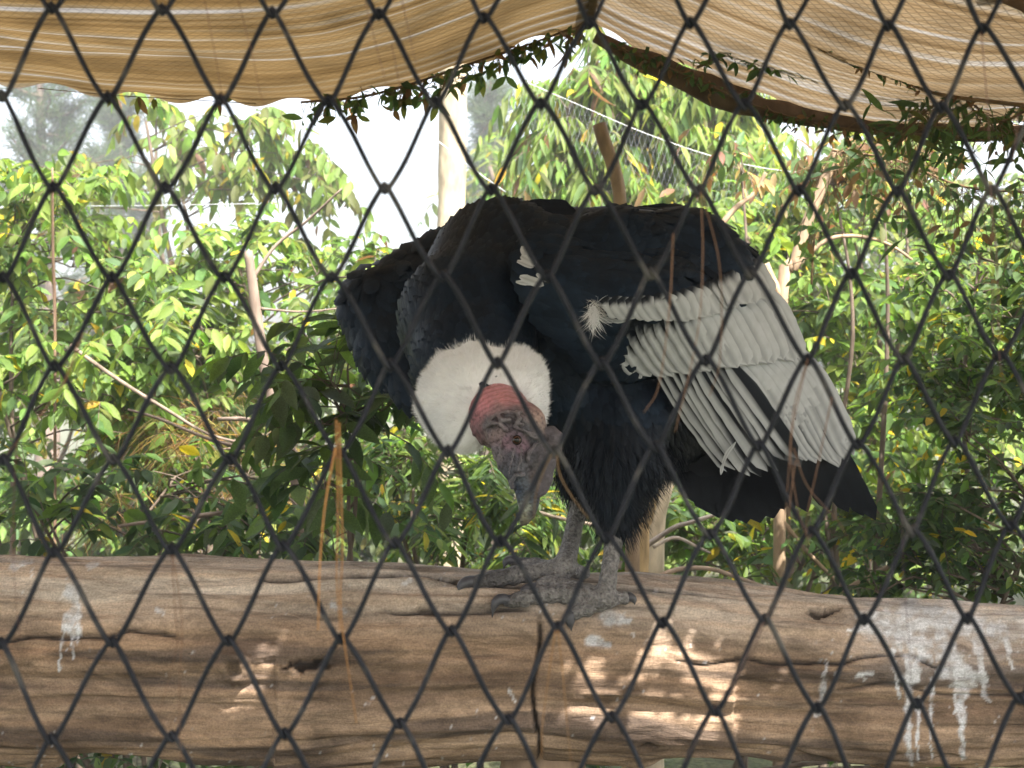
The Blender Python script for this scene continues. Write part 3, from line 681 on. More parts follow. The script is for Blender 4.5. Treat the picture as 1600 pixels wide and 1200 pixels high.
# ---- eye
def uv_sphere(c, r, n=20, m=14, sc=(1, 1, 1)):
    v = [(c[0], c[1], c[2]+r*sc[2])]; f = []
    for i in range(1, m):
        a = math.pi*i/m
        for j in range(n):
            b = 2*math.pi*j/n; v.append((c[0]+r*sc[0]*math.sin(a)*math.cos(b), c[1]+r*sc[1]*math.sin(a)*math.sin(b), c[2]+r*sc[2]*math.cos(a)))
    v.append((c[0], c[1], c[2]-r*sc[2])); L = len(v)-1
    for j in range(n):
        f.append((0, 1+j, 1+(j+1) % n)); f.append((L, L-n+(j+1) % n, L-n+j))
        for i in range(m-2):
            a = 1+i*n; f.append((a+j, a+n+j, a+n+(j+1) % n, a+(j+1) % n))
    return np.array(v), f
m, nt, out = new_mat('eye_brown'); p_ = node(nt, 'ShaderNodeBsdfPrincipled', Roughness=.06); at = node(nt, 'ShaderNodeAttribute', attribute_name='Col'); nt.links.new(at.outputs[0], p_.inputs['Base Color']); nt.links.new(p_.outputs[0], out.inputs[0])
ev, ef = uv_sphere(EYEC+np.array((0, .004, 0)), .0082, 32, 24)
look = norm(np.array((-.05, -1, .05))); ang = np.arccos(np.clip(norm(ev-EYEC-np.array((0, .004, 0)))@look, -1, 1))
ec = np.where((ang < .55)[:, None], np.array((.004, .004, .004)), np.where((ang < .85)[:, None], np.array((.07, .028, .016)), np.array((.012, .010, .010))))
eye = link_mesh('eye', ev, ef, m, condor, ec); tag(eye, 'small dark brown eye')

# ---- claws
def claw(pts, r0, parent=condor):
    mb = MB(); s = spline([P(*q) for q in pts], 9); mb.tube(s, np.linspace(r0, .0007, 9)*np.array([1, 1, 1, .97, .9, .8, .65, .45, .3])/np.linspace(1, .1, 9).clip(.35), 10, (.055, .055, .065))
    mb.build('claw', M['horn'], parent)
def claw_at(x, y, r, pts, dd=None):
    d0 = rest_depth(x, y, r*2.55/FPX) if dd is None else dd
    claw([(x+4, y-1, d0+.001)]+[(px_, py_, d0-.004*(k+1)) for k, (px_, py_) in enumerate(pts)], r*2.55/FPX*.92)
claw_at(795, 940, 9.5, [(782, 936), (773, 944), (769, 965)])
claw_at(896, 958, 10.5, [(891, 963), (891, 974), (893, 986)])
claw_at(832, 920, 8, [(824, 919), (817, 925), (814, 936)])
claw_at(745, 910, 10.5, [(731, 909), (720, 916), (712, 931)])
claw_at(805, 879, 8.5, [(797, 875), (790, 878), (787, 889)], FDP+.03)
claw_at(842, 918, 8.5, [(835, 918), (829, 924), (826, 934)])
claw_at(975, 934, 8.5, [(983, 932), (990, 937), (992, 945)])

# ---- small contour feathers over the body
def plume_mesh(pos, nrm, dirv, L, W, col, lift=.045, bend=.02):
    """many small overlapping rounded feathers as one mesh; arrays of n"""
    n = len(pos); side = norm(np.cross(dirv, nrm)); 
    us = np.array((0, .3, .62, .86, 1.0)); wd = np.array((.45, .92, 1.0, .74, .12)); ws = np.array((-1, 0, 1.0))
    v = np.zeros((n, 5, 3, 3)); c = np.zeros((n, 5, 3, 3))
    for i, (u, w) in enumerate(zip(us, wd)):
        for j, s in enumerate(ws):
            h = lift*u*L-bend*(u**2)*L*.5+(.10*W if s == 0 else 0)
            v[:, i, j] = pos+dirv*(u*L)[:, None]+side*(s*w*W*.5)[:, None]+nrm*(h+.0012)[:, None]
            c[:, i, j] = col*(0.85+.5*u)
    q = []
    for i in range(4):
        for j in range(2): q.append((i*3+j, i*3+j+1, i*3+j+4, i*3+j+3))
    q = np.array(q); f = (np.arange(n)[:, None, None]*15+q[None]).reshape(-1, 4)
    return v.reshape(-1, 3), f, c.reshape(-1, 3)
FLOW = [((700, 560, 2.45), (-.25, .3, 1)), ((660, 500, 2.5), (-.15, .5, 1)), ((760, 480, 2.48), (.1, .3, 1)), ((740, 380, 2.58), (.2, .7, .8)), ((780, 315, 2.7), (.7, .7, .1)), ((850, 480, 2.5), (.5, .2, .4)),
        ((880, 330, 2.7), (.9, .4, -.05)), ((580, 430, 2.75), (.2, .5, -.6)), ((560, 520, 2.72), (.35, .4, -.8)), ((640, 590, 2.68), (.4, .4, -.9)), ((880, 620, 2.58), (.3, .1, -.8)), ((960, 700, 2.52), (.05, 0, -1)), ((1000, 780, 2.55), (0, 0, -1)),
        ((1050, 680, 2.75), (.6, .3, -.6)), ((1000, 400, 2.45), (.75, .2, -.5)), ((1000, 330, 2.62), (.9, .1, -.3)), ((1120, 390, 2.58), (.7, .2, -.7)), ((850, 400, 2.44), (.7, .1, -.3)), ((930, 560, 2.48), (.7, .15, -.55))]
FP = np.array([P(*a) for a, b in FLOW]); FV = norm(np.array([b for a, b in FLOW]))
def flow(pos, nrm):
    w = 1/(((pos[:, None]-FP[None])**2).sum(-1)+.0012)**2; d = (w[..., None]*FV[None]).sum(1)
    d = d-nrm*(d*nrm).sum(1)[:, None]; return norm(d)
def spaced(V, r, cand):
    grid = {}; keep = []
    for i in cand:
        k = tuple((V[i]/r).astype(int)); ok = True
        for dx in (-1, 0, 1):
            for dy in (-1, 0, 1):
                for dz in (-1, 0, 1):
                    for j in grid.get((k[0]+dx, k[1]+dy, k[2]+dz), ()):
                        if ((V[i]-V[j])**2).sum() < r*r: ok = False; break
                    if not ok: break
                if not ok: break
            if not ok: break
        if ok: grid.setdefault(k, []).append(i); keep.append(i)
    return np.array(keep)
keep = spaced(tV, .0135, rng.permutation(len(tV)))
pos, nr = tV[keep], tN[keep]; dv = flow(pos, nr)
dv = norm(dv+rng.normal(0, .10, dv.shape)); dv = norm(dv-nr*(dv*nr).sum(1)[:, None])
x, y = pix(pos); thigh = (y > 640) & (x > 850)
Ls = np.where(thigh, .030, .040)*rng.uniform(.85, 1.25, len(pos)); Ws = np.where(thigh, .012, .030)*rng.uniform(.85, 1.15, len(pos))
cc = np.where(thigh[:, None], np.array((.0055, .0068, .0092)), np.array((.0036, .0074, .0140)))*rng.uniform(.6, 1.5, len(pos))[:, None]  # back bluer, thighs neutral: colour offsets the warm cloth and cool sky light
v, f, c = plume_mesh(pos, nr, dv, Ls, Ws, cc)
tag(link_mesh('contour_feathers', v, f, M['plume'], condor, c), kind='stuff')

# ---- hair-like down: ruff, leg fringe, tufts
def hairs(root, d, L, w, col, curl=.3, g=.0):
    n = len(root); side = norm(np.cross(d, rng.normal(size=(n, 3)))); bendv = norm(rng.normal(size=(n, 3)))*curl
    mid = root+d*(L*.55)[:, None]+bendv*(L*.10)[:, None]; tip = root+d*L[:, None]+bendv*(L*.32)[:, None]+np.array((0, 0, -g))*L[:, None]
    v = np.stack([root-side*w[:, None], root+side*w[:, None], mid+side*w[:, None]*.75, mid-side*w[:, None]*.75, tip+side*w[:, None]*.12, tip-side*w[:, None]*.12], 1).reshape(-1, 3)
    k = np.arange(n)[:, None]*6; f = np.concatenate([k+np.array([[0, 1, 2, 3]]), k+np.array([[3, 2, 4, 5]])], 0)
    return v, f, np.repeat(np.broadcast_to(col, (n, 3)), 6, axis=0)
RUFF = chain([(742, 600, 2.425, 72), (790, 606, 2.43, 62)])+chain([(715, 622, 2.41, 58), (722, 650, 2.395, 48)])+chain([(798, 606, 2.425, 54), (815, 640, 2.42, 36)])+chain([(700, 640, 2.405, 40), (722, 672, 2.385, 30)])
ruff_f = field(RUFF, .03)
def ruff_fn(p):
    x, y = pix(p); return ruff_f(p)+(fbm(p[:, 0]*34, p[:, 1]*34, p[:, 2]*34, 3, 18)-.5)*.010
lo, hi = bounds(RUFF, .02); rV, rF = surface_nets(lo, hi, .0035, ruff_fn); rN = vnormals(rV, rF)
WHITE = np.array((.86, .865, .885))
ruff = link_mesh('ruff', rV, rF, M['down'], condor, np.tile(WHITE*.95, (len(rV), 1))); tag(ruff, 'fluffy white down collar round the neck')
sel = rng.integers(0, len(rV), 60000); rp = rV[sel]+rng.normal(0, .002, (60000, 3)); rn = rN[sel]
opening = P(790, 668, 2.33); outw = norm(rp-opening)
clump = np.stack([fbm(rp[:, 0]*70, rp[:, 1]*70, rp[:, 2]*70, 2, 60+k) for k in range(3)], -1)-.5
hd = norm(rn*.55+outw*.8+clump*1.5+rng.normal(0, .09, rp.shape))
v, f, c = hairs(rp-rn*.003, hd, rng.uniform(.004, .0115, len(rp))*(.7+.7*fbm(rp[:, 0]*45, rp[:, 1]*45, rp[:, 2]*45, 2, 28)), np.full(len(rp), .00036), WHITE*rng.uniform(.9, 1.08, len(rp))[:, None], .5)
tag(link_mesh('down', v, f, M['down'], ruff, c), kind='stuff')
# fringe below the thighs
th = np.where((tV[:, 2] < P(0, 690, 2.6)[2]) & (pix(tV)[0] > 870) & (pix(tV)[0] < 1065))[0]
sel = rng.choice(th, 4200); v, f, c = hairs(tV[sel], norm(tN[sel]*.45+np.array((.12, 0, -.8))+rng.normal(0, .16, (len(sel), 3))), rng.uniform(.018, .042, len(sel)), np.full(len(sel), .0007), np.array((.005, .0062, .0085)), .4)
tag(link_mesh('leg_fringe', v, f, M['plume'], condor, c), kind='stuff')
# ------------------------------------------------------------------ near wing, far wing and tail: one mesh per flight feather
WC = [(795, 420, 2.455), (850, 345, 2.52), (850, 430, 2.43), (830, 500, 2.455), (950, 330, 2.60), (950, 430, 2.42), (930, 560, 2.455), (1060, 328, 2.63), (1060, 430, 2.44), (1040, 560, 2.47), (1140, 380, 2.60), (1195, 450, 2.62), (1150, 520, 2.53),
      (1255, 565, 2.68), (1150, 640, 2.56), (1200, 730, 2.67), (1330, 700, 2.79), (1365, 810, 2.87), (1250, 790, 2.79), (1060, 650, 2.55)]
wc = np.array(WC, float); _d = np.hypot(wc[:, None, 0]-wc[None, :, 0], wc[:, None, 1]-wc[None, :, 1])/200
_A = np.zeros((len(wc)+3, len(wc)+3)); _A[:len(wc), :len(wc)] = _d**2*np.log(_d+1e-9)+np.eye(len(wc))*.02; _P = np.column_stack([np.ones(len(wc)), wc[:, 0]/200, wc[:, 1]/200]); _A[:len(wc), len(wc):] = _P; _A[len(wc):, :len(wc)] = _P.T
_w = np.linalg.solve(_A, np.concatenate([wc[:, 2], np.zeros(3)]))
def wing_depth(x, y):
    x = np.asarray(x, float); y = np.asarray(y, float); r = np.hypot(x[..., None]-wc[:, 0], y[..., None]-wc[:, 1])/200
    return (r**2*np.log(r+1e-9))@_w[:len(wc)]+_w[-3]+_w[-2]*x/200+_w[-1]*y/200
WDARK = np.array((.0065, .009, .0145)); WPALE = np.array((.46, .475, .50))
def flight(parent, base, tip, wpx, colfn, layer=0.0, bow=0.0, depth=None, tipshape=.5, tilt=.0009, n=15, name='feather', camber=.0):
    """a vane along base -> tip (photo pixels on the wing's surface), layer = metres towards the viewer"""
    b = np.asarray(base, float); t = np.asarray(tip, float); ax = t-b; L = np.hypot(*ax); ax = ax/L; pr = np.array((-ax[1], ax[0]))
    u = np.linspace(0, 1, n); W = np.array((-1, -.55, -.08, .0, .08, .55, 1.0))
    prof = np.minimum(1, .42+u*2.2)*np.where(u > 1-tipshape*wpx/L*1.4, np.sqrt(np.clip(1-((u-(1-tipshape*wpx/L*1.4))/(tipshape*wpx/L*1.4))**2, 0, 1)), 1)
    prof = np.maximum(prof, .04)
    U, Wm = np.meshgrid(u, W, indexing='ij')
    rag = (vnoise(U*L/7, Wm*2+base[0], 0*U, 3)-.5)*2.2*(np.abs(Wm) > .9)
    off = Wm*.5*wpx*prof[:, None]+rag+np.sin(math.pi*.5*U)*0+bow*np.sin(math.pi*U)
    X = b[0]+ax[0]*U*L+pr[0]*off; Y = b[1]+ax[1]*U*L+pr[1]*off
    cx, cy = b[0]+ax[0]*U*L, b[1]+ax[1]*U*L
    D = (wing_depth(cx, cy)+(wing_depth(X, Y)-wing_depth(cx, cy))*.8) if depth is None else depth(X, Y)
    D = D-layer-tilt*Wm*np.minimum(1, U*2)-camber*.010*(1-Wm**2)+.003*U**3
    V = np.stack([(X-800)/FPX*D, D, ZC-(Y-600)/FPX*D], -1)
    C = colfn(U, Wm, X, Y); sh = (np.abs(Wm) < .09)[..., None]; C = C*np.where(sh, .72, 1)
    i = np.arange(n*7).reshape(n, 7); f = np.stack([i[:-1, :-1], i[:-1, 1:], i[1:, 1:], i[1:, :-1]], -1).reshape(-1, 4)
    return link_mesh(name, V.reshape(-1, 3), f, M['feather'], parent, C.reshape(-1, 3))
def mixc(k): k = np.clip(k, 0, 1)[..., None]; return WDARK*(1-k)+WPALE*k
def poly(pts, t):
    p = np.asarray(pts, float); s = np.concatenate([[0], np.cumsum(np.hypot(*np.diff(p, axis=0).T))]); s /= s[-1]
    return np.array((np.interp(t, s, p[:, 0]), np.interp(t, s, p[:, 1])))
# covered shell of the near wing carries the dark coverts (one mesh), long feathers are its children
POLY = np.array([(792, 415), (805, 372), (850, 340), (950, 324), (1060, 322), (1120, 350), (1160, 400), (1172, 420), (1110, 444), (1040, 472), (960, 482), (930, 500), (985, 585), (940, 588), (900, 566), (840, 512), (805, 462)], float)
def inside(x, y):
    r = np.zeros(x.shape, bool); n = len(POLY); j = n-1
    for i in range(n):
        xi, yi = POLY[i]; xj, yj = POLY[j]; k = ((yi > y) != (yj > y)) & (x < (xj-xi)*(y-yi)/(yj-yi+1e-9)+xi); r ^= k; j = i
    return r
gx, gy = np.meshgrid(np.arange(780, 1215, 6.0), np.arange(312, 600, 6.0), indexing='ij')
ok = inside(gx, gy); idx = -np.ones(gx.shape, int); idx[ok] = np.arange(ok.sum())
D = wing_depth(gx, gy)+.006; Vs = np.stack([(gx-800)/FPX*D, D, ZC-(gy-600)/FPX*D], -1)[ok]
q = np.stack([idx[:-1, :-1], idx[1:, :-1], idx[1:, 1:], idx[:-1, 1:]], -1).reshape(-1, 4); q = q[(q >= 0).all(1)][:, ::-1]
wing = link_mesh('wing', Vs, q, M['plume'], condor, np.tile(BLACK, (len(Vs), 1))); tag(wing, 'folded near wing, black coverts over pale grey-white flight feathers')
# dark covert scales in staggered rows
rows = []
f0 = np.array((.83, .56)); p0 = np.array((-.56, .83))
for a in np.arange(700, 1400, 15.5):
    for k, b in enumerate(np.arange(-480, 120, 17.0)):
        x, y = np.array((0, 0))+f0*a+p0*(b+(8.5 if int(a/15.5) % 2 else 0)); x += rng.normal(0, 2.0); y += rng.normal(0, 2.0)
        if inside(np.array([x]), np.array([y]))[0]: rows.append((x, y))
rows = np.array(rows); D = wing_depth(rows[:, 0], rows[:, 1])
def wpt(x, y, lay=0.0):
    D = wing_depth(x, y)-lay; return np.stack([(x-800)/FPX*D, D, ZC-(y-600)/FPX*D], -1)
ps = wpt(rows[:, 0], rows[:, 1]); e = 3.0
tx = norm(wpt(rows[:, 0]+e, rows[:, 1])-ps); ty = norm(wpt(rows[:, 0], rows[:, 1]+e)-ps); nn = norm(np.cross(ty, tx)); nn[nn[:, 1] > 0] *= -1
ang = .30+.45*sstep(900, 1180, rows[:, 0])+.35*sstep(380, 330, rows[:, 1])*0+rng.normal(0, .06, len(rows)); ddir = norm(tx*np.cos(ang)[:, None]+ty*np.sin(ang)[:, None])
near_edge = sstep(70, 10, np.abs(rows[:, 1]-np.interp(rows[:, 0], [900, 1000, 1100, 1190], [490, 480, 460, 445])))
Lc = (.036+.016*sstep(380, 470, rows[:, 1]))*rng.uniform(.9, 1.15, len(rows)); Wc_ = .026*rng.uniform(.9, 1.15, len(rows))
Lc = np.minimum(Lc, .012+np.clip(np.interp(rows[:, 0], [780, 900, 1000, 1100, 1200], [620, 620, 497, 476, 448])-rows[:, 1], 8, 60)/860*1.2)
ccol = np.array((.0042, .0086, .0160))*rng.uniform(.75, 1.4, len(rows))[:, None]  # extra blue in the coverts offsets the warm light from the cloth
v, f, c = plume_mesh(ps+nn*.004, nn, ddir, Lc, Wc_*1.15, ccol, lift=.09, bend=.06)
tag(link_mesh('coverts', v, f, M['plume'], wing, c), kind='stuff')
# layer 3: secondaries (striped inner group, paler outer group), primaries
nS = 10
for k in range(nS):
    t = k/(nS-1); b = poly([(1018, 566), (1070, 555), (1128, 556)], t); tp = poly([(1142, 726), (1172, 738), (1205, 742), (1236, 722)], t)
    def cf(U, W, X, Y, t=t):
        white = sstep(.15, .40, W-.12*np.sin(U*4+t*23)-.3*math.sin(t*31))*np.clip(1.0-.75*sstep(.8, 1.0, U)*(t > .6), 0, 1)
        return mixc(white*(.82 if t > .15 else .7))
    flight(wing, b, tp+rng.normal(0, 4.5, 2), (21+3*t)*rng.uniform(.75, 1.35), cf, layer=-.012+.0012*k, bow=4-7*t+rng.normal(0, 1.5), tipshape=.9)
for k, (b, tp, w) in enumerate([((1122, 560), (1238, 722), 30), ((1135, 560), (1252, 730), 28)]):
    flight(wing, b, tp, w, lambda U, W, X, Y: mixc(.06+.10*sstep(.2, .6, np.sin(W*9+2))), layer=-.004, bow=-3)
nR = 12
for k in range(nR):
    t = k/(nR-1); b = poly([(1132, 556), (1190, 552), (1248, 545)], t); tp = poly([(1238, 716), (1262, 720), (1290, 722), (1312, 728), (1334, 712)], t)
    dk = (k in (6, 9))
    def cf(U, W, X, Y, dk=dk, t=t):
        line = sstep(.6, .95, W)*(.9 if dk else .5)+.07*sstep(.3, 0, np.abs(W))
        return mixc(.97-line-.25*sstep(.85, 1, U)*(t < .2))
    flight(wing, b, tp+rng.normal(0, 3.0, 2), 30*rng.uniform(.85, 1.15), cf, layer=-.006+.0011*k, bow=-3-3*t, tipshape=1.3)
prim = [((1176, 600), (1262, 800), 34), ((1200, 610), (1296, 797), 34), ((1222, 620), (1326, 800), 34), ((1240, 620), (1350, 806), 30), ((1250, 600), (1368, 813), 24), ((1190, 640), (1240, 796), 30)]
for k, (b, tp, w) in enumerate(prim): flight(wing, b, tp, w, lambda U, W, X, Y: mixc(0*U)*.75, layer=-.026-.001*k, bow=-4, tipshape=.9)
flight(wing, (1188, 452), (1322, 690), 9, lambda U, W, X, Y: mixc(.03+0*U), layer=-.010, bow=-10, tipshape=.8)
flight(wing, (1196, 462), (1330, 704), 7, lambda U, W, X, Y: mixc(.5-.5*W), layer=-.008, bow=-12, tipshape=.8)
# layer 2: pale greater coverts
n2 = 20
for k in range(2, n2):
    t = k/(n2-1); b = poly([(930, 520), (948, 500), (1000, 488), (1080, 482), (1200, 452)], t); tp = poly([(978, 592), (1006, 593), (1035, 588), (1090, 584), (1140, 576), (1190, 570), (1254, 560)], t)
    def cf(U, W, X, Y, t=t):
        edge = max(.50-.85*t, -.3)+(.26-.2*t)*(1-np.abs(W))-.10*W
        return mixc(sstep(edge-.07, edge+.07, U+.0*W)*(1 if t > .1 else .85)-.60*sstep(.72, 1, W)-.06*sstep(.4, .0, np.abs(W)))
    flight(wing, b, tp+rng.normal(0, 2.2, 2), (27+9*t)*rng.uniform(.88, 1.12), cf, layer=.009+.0007*k, bow=7-11*t, tipshape=.75 if t < .3 else .4)
# layer 1: pale median coverts, narrower towards the shoulder
n1 = 19
for k in range(n1):
    t = k/(n1-1); tp = poly([(968, 497), (1010, 500), (1075, 500), (1130, 490), (1206, 463)], t); dr = np.array((.62, .78)) if t < .3 else np.array((.50, .87)); b = tp-dr*(40+24*t)
    flight(wing, b, tp+rng.normal(0, 2.0, 2), 27*rng.uniform(.85, 1.15), lambda U, W, X, Y, t=t: mixc(sstep(.18-.1*t, .36, U+.10*np.abs(W))-.32*sstep(.75, 1, W)), layer=.027+.0004*k+.022*sstep(.62, .85, t), bow=-2, tipshape=.38)
for b, tp, w in [((925, 470), (990, 494), 8), ((915, 486), (975, 503), 6), ((930, 500), (985, 500), 6), ((940, 470), (1000, 492), 7)]:
    flight(wing, b, tp, w, lambda U, W, X, Y: mixc(.35+.6*U), layer=.016, bow=2, tipshape=1.4)
# white flecks at the wing bend, curled stray feather, pale fluff on the rump
for b, tp, w in [((818, 384), (822, 404), 12), ((814, 400), (840, 415), 12), ((808, 408), (834, 418), 8), ((812, 432), (850, 446), 13), ((806, 440), (836, 444), 7), ((838, 428), (856, 440), 8)]:
    flight(wing, b, tp, w, lambda U, W, X, Y: mixc(1.05+0*U), layer=.020, tipshape=.6, n=9)
flight(wing, (1150, 690), (1126, 742), 5, lambda U, W, X, Y: mixc(.95+0*U), layer=.012, bow=5, tipshape=2.5)
tuft_c = wpt(np.array([928.0]), np.array([487.0]), .014)[0]; nh = 420
rp = tuft_c+rng.normal(0, 1, (nh, 3))*np.array((.004, .003, .010)); v, f, c = hairs(rp, norm(rng.normal(0, .45, (nh, 3))+np.array((.05, -.35, -.75))), rng.uniform(.012, .034, nh), np.full(nh, .0004), WHITE, .8)
tag(link_mesh('down_tuft', v, f, M['down'], wing, c), 'little tuft of white down', kind='stuff')
rp = P(1122, 352, 2.60)+rng.normal(0, 1, (160, 3))*np.array((.008, .006, .003)); v, f, c = hairs(rp, norm(rng.normal(0, .3, (160, 3))+np.array((.7, 0, -.3))), rng.uniform(.010, .020, 160), np.full(160, .0006), WHITE*.55, .8)
tag(link_mesh('down_tuft', v, f, M['down'], wing, c), 'wisp of grey down on the rump', kind='stuff')
# far wing: folded wing bend on the other side of the neck
fw = lambda X, Y: 2.70+.0006*np.abs(X-590)+.00012*(Y-480)
far = empty('wing', P(600, 520, 2.78)); attach(far, condor); tag(far, 'folded far wing, all black')
for k in range(6):
    t = k/5; b = poly([(590, 520), (650, 560)], t); tp = poly([(590, 588), (628, 622), (664, 664)], t)
    flight(far, b, tp, 36, lambda U, W, X, Y: mixc(.004+0*U), layer=.0012*k, depth=lambda X, Y: 2.755-.00020*(Y-480)-.00025*(X-590), tipshape=.7, camber=.4)
# tail
tail = empty('tail', P(1090, 700, 2.92)); attach(tail, condor)
for k in range(8):
    t = k/7; b = poly([(1072, 630), (1120, 630), (1160, 640)], t); tp = poly([(1088, 786), (1112, 806), (1146, 816), (1180, 819), (1206, 812), (1226, 796)], t)
    flight(tail, b, tp, 42, lambda U, W, X, Y: mixc(0*U)*.75, layer=.002*k, depth=lambda X, Y: 2.84+.0004*(X-1100)+0*Y, tipshape=.45)
flight(tail, (1060, 650), (1118, 742), 60, lambda U, W, X, Y: mixc(0*U)*.7, layer=.02, depth=lambda X, Y: 2.80+0*X, tipshape=.4)
# loose scapular feathers breaking the back's outline
for b, tp, w, dd in [((800, 326), (892, 322), 18, 2.70), ((830, 334), (900, 330), 16, 2.68), ((970, 338), (1050, 326), 16, 2.70), ((1000, 336), (1085, 334), 16, 2.68), ((1020, 340), (1100, 350), 16, 2.66)]:
    flight(condor, b, tp, w, lambda U, W, X, Y: mixc(.0+0*U), layer=0, depth=lambda X, Y, dd=dd: dd+0*X, tipshape=.5, bow=-4)
# ------------------------------------------------------------------ foliage
def leaf_shape(kind):
    """unit leaf along +X, normal +Z; returns verts, quads"""
    if kind == 'needle': us, wd = (0, .35, 1.0), (.012, .016, .002)
    elif kind == 'small': us, wd = (0, .33, .7, 1.0), (.04, .40, .34, .02)
    elif kind == 'narrow': us, wd = (0, .25, .6, .85, 1.0), (.03, .20, .19, .08, .01)
    else: us, wd = (0, .16, .42, .72, .9, 1.0), (.03, .24, .38, .29, .12, .01)
    v = []; f = []
    for u, w in zip(us, wd):
        dz = -.22*u*u
        for s in (-1, 0, 1): v.append((u, s*w*.5, dz+(.10*w if s else -.02)))
    for i in range(len(us)-1):
        for j in range(2): f.append((i*3+j, i*3+j+3, i*3+j+4, i*3+j+1))
    return np.array(v), np.array(f)
SHAPES = {k: leaf_shape(k) for k in ('needle', 'small', 'narrow', 'oval')}
G = {'bright': (.122, .198, .042), 'lime': (.185, .255, .056), 'mid': (.085, .140, .050), 'dark': (.048, .088, .036), 'grey': (.10, .135, .075), 'olive': (.11, .125, .035), 'yellow': (.46, .36, .03), 'brown': (.17, .10, .055), 'rust': (.24, .125, .06), 'pine': (.050, .090, .045), 'straw': (.36, .27, .13)}
LEAF_MESH = {}
def leaf_data(kind, cname):
    key = (kind, cname)
    if key not in LEAF_MESH:
        v, f = SHAPES[kind]; me = bpy.data.meshes.new('leaf'); me.from_pydata(v.tolist(), [], f.tolist()); me.update()
        me.polygons.foreach_set('use_smooth', np.ones(len(f), bool)); me.materials.append(M['leaf']); set_col(me, np.tile(G[cname], (len(v), 1))); LEAF_MESH[key] = me
    return LEAF_MESH[key]
def frames(ax, nm):
    ax = norm(ax); y = norm(np.cross(nm, ax)); z = np.cross(ax, y); return np.stack([ax, y, z], -1)     # columns
def place_leaves(root, pos, ax, nm, size, cols, kind, n_obj, name='leaf'):
    pos = np.asarray(pos); size = np.asarray(size); R = frames(np.asarray(ax), np.asarray(nm)); cols = np.asarray(cols)
    px, py = pix(pos); vis = (px > -20) & (px < 1620) & (py > -20) & (py < 1220)
    score = np.where(vis, size/np.maximum(pos[:, 1], .5), 0)/np.maximum(pos[:, 1], .5)
    order = np.argsort(-score); single = order[:n_obj]; single = single[score[single] > 0]; rest = np.setdiff1d(np.arange(len(pos)), single)
    inv = wmat(root).inverted()
    for i in single:
        o = bpy.data.objects.new(name, leaf_data(kind, str(cols[i]))); COL.objects.link(o)
        m = Matrix(((*(R[i, 0]*size[i]), pos[i, 0]), (*(R[i, 1]*size[i]), pos[i, 1]), (*(R[i, 2]*size[i]), pos[i, 2]), (0, 0, 0, 1)))
        o.parent = root; o.matrix_parent_inverse = inv; o.matrix_basis = m
    if len(rest):
        v, f = SHAPES[kind]; n = len(rest)
        if kind == 'oval' and n > 3000: v, f = SHAPES['small']
        W = np.einsum('nij,vj->nvi', R[rest], v)*size[rest][:, None, None]+pos[rest][:, None]
        F = (np.arange(n)[:, None, None]*len(v)+f[None]).reshape(-1, 4)
        base = np.array([G[str(c)] for c in cols[rest]])*rng.uniform(.6, 1.4, (n, 1))*rng.uniform(.85, 1.15, (n, 3))
        tag(link_mesh('foliage', W.reshape(-1, 3), F, M['leaf'], root, np.repeat(base, len(v), axis=0)), kind='stuff')
BARK = (.13, .10, .075)
class Twigs:
    """thin three-sided twigs collected and built in one go"""
    def __init__(s): s.g = {}
    def add(s, c, r0, r1): s.g.setdefault(len(c), []).append((c, r0, r1))
    def build(s, name, parent, col):
        V, F, base = [], [], 0
        for m, items in s.g.items():
            c = np.array([i[0] for i in items]); n = len(c); t = norm(np.gradient(c, axis=1)); u = norm(np.cross(t, np.array((.31, .17, .93)))); w = np.cross(t, u)
            rr = np.array([i[1] for i in items])[:, None]+(np.array([i[2]-i[1] for i in items]))[:, None]*np.linspace(0, 1, m)
            v = np.stack([c+rr[..., None]*(math.cos(a)*u+math.sin(a)*w) for a in (0, 2.094, 4.189)], 2); V.append(v.reshape(-1, 3))
            i = np.arange(n*m*3).reshape(n, m, 3)+base; j = np.roll(i, -1, axis=2); F.append(np.stack([i[:, :-1], j[:, :-1], j[:, 1:], i[:, 1:]], -1).reshape(-1, 4)); base += n*m*3
        V = np.vstack(V); o = link_mesh(name, V, np.vstack(F), M['bark'], parent, np.tile(col, (len(V), 1))); o['kind'] = 'stuff'; return o
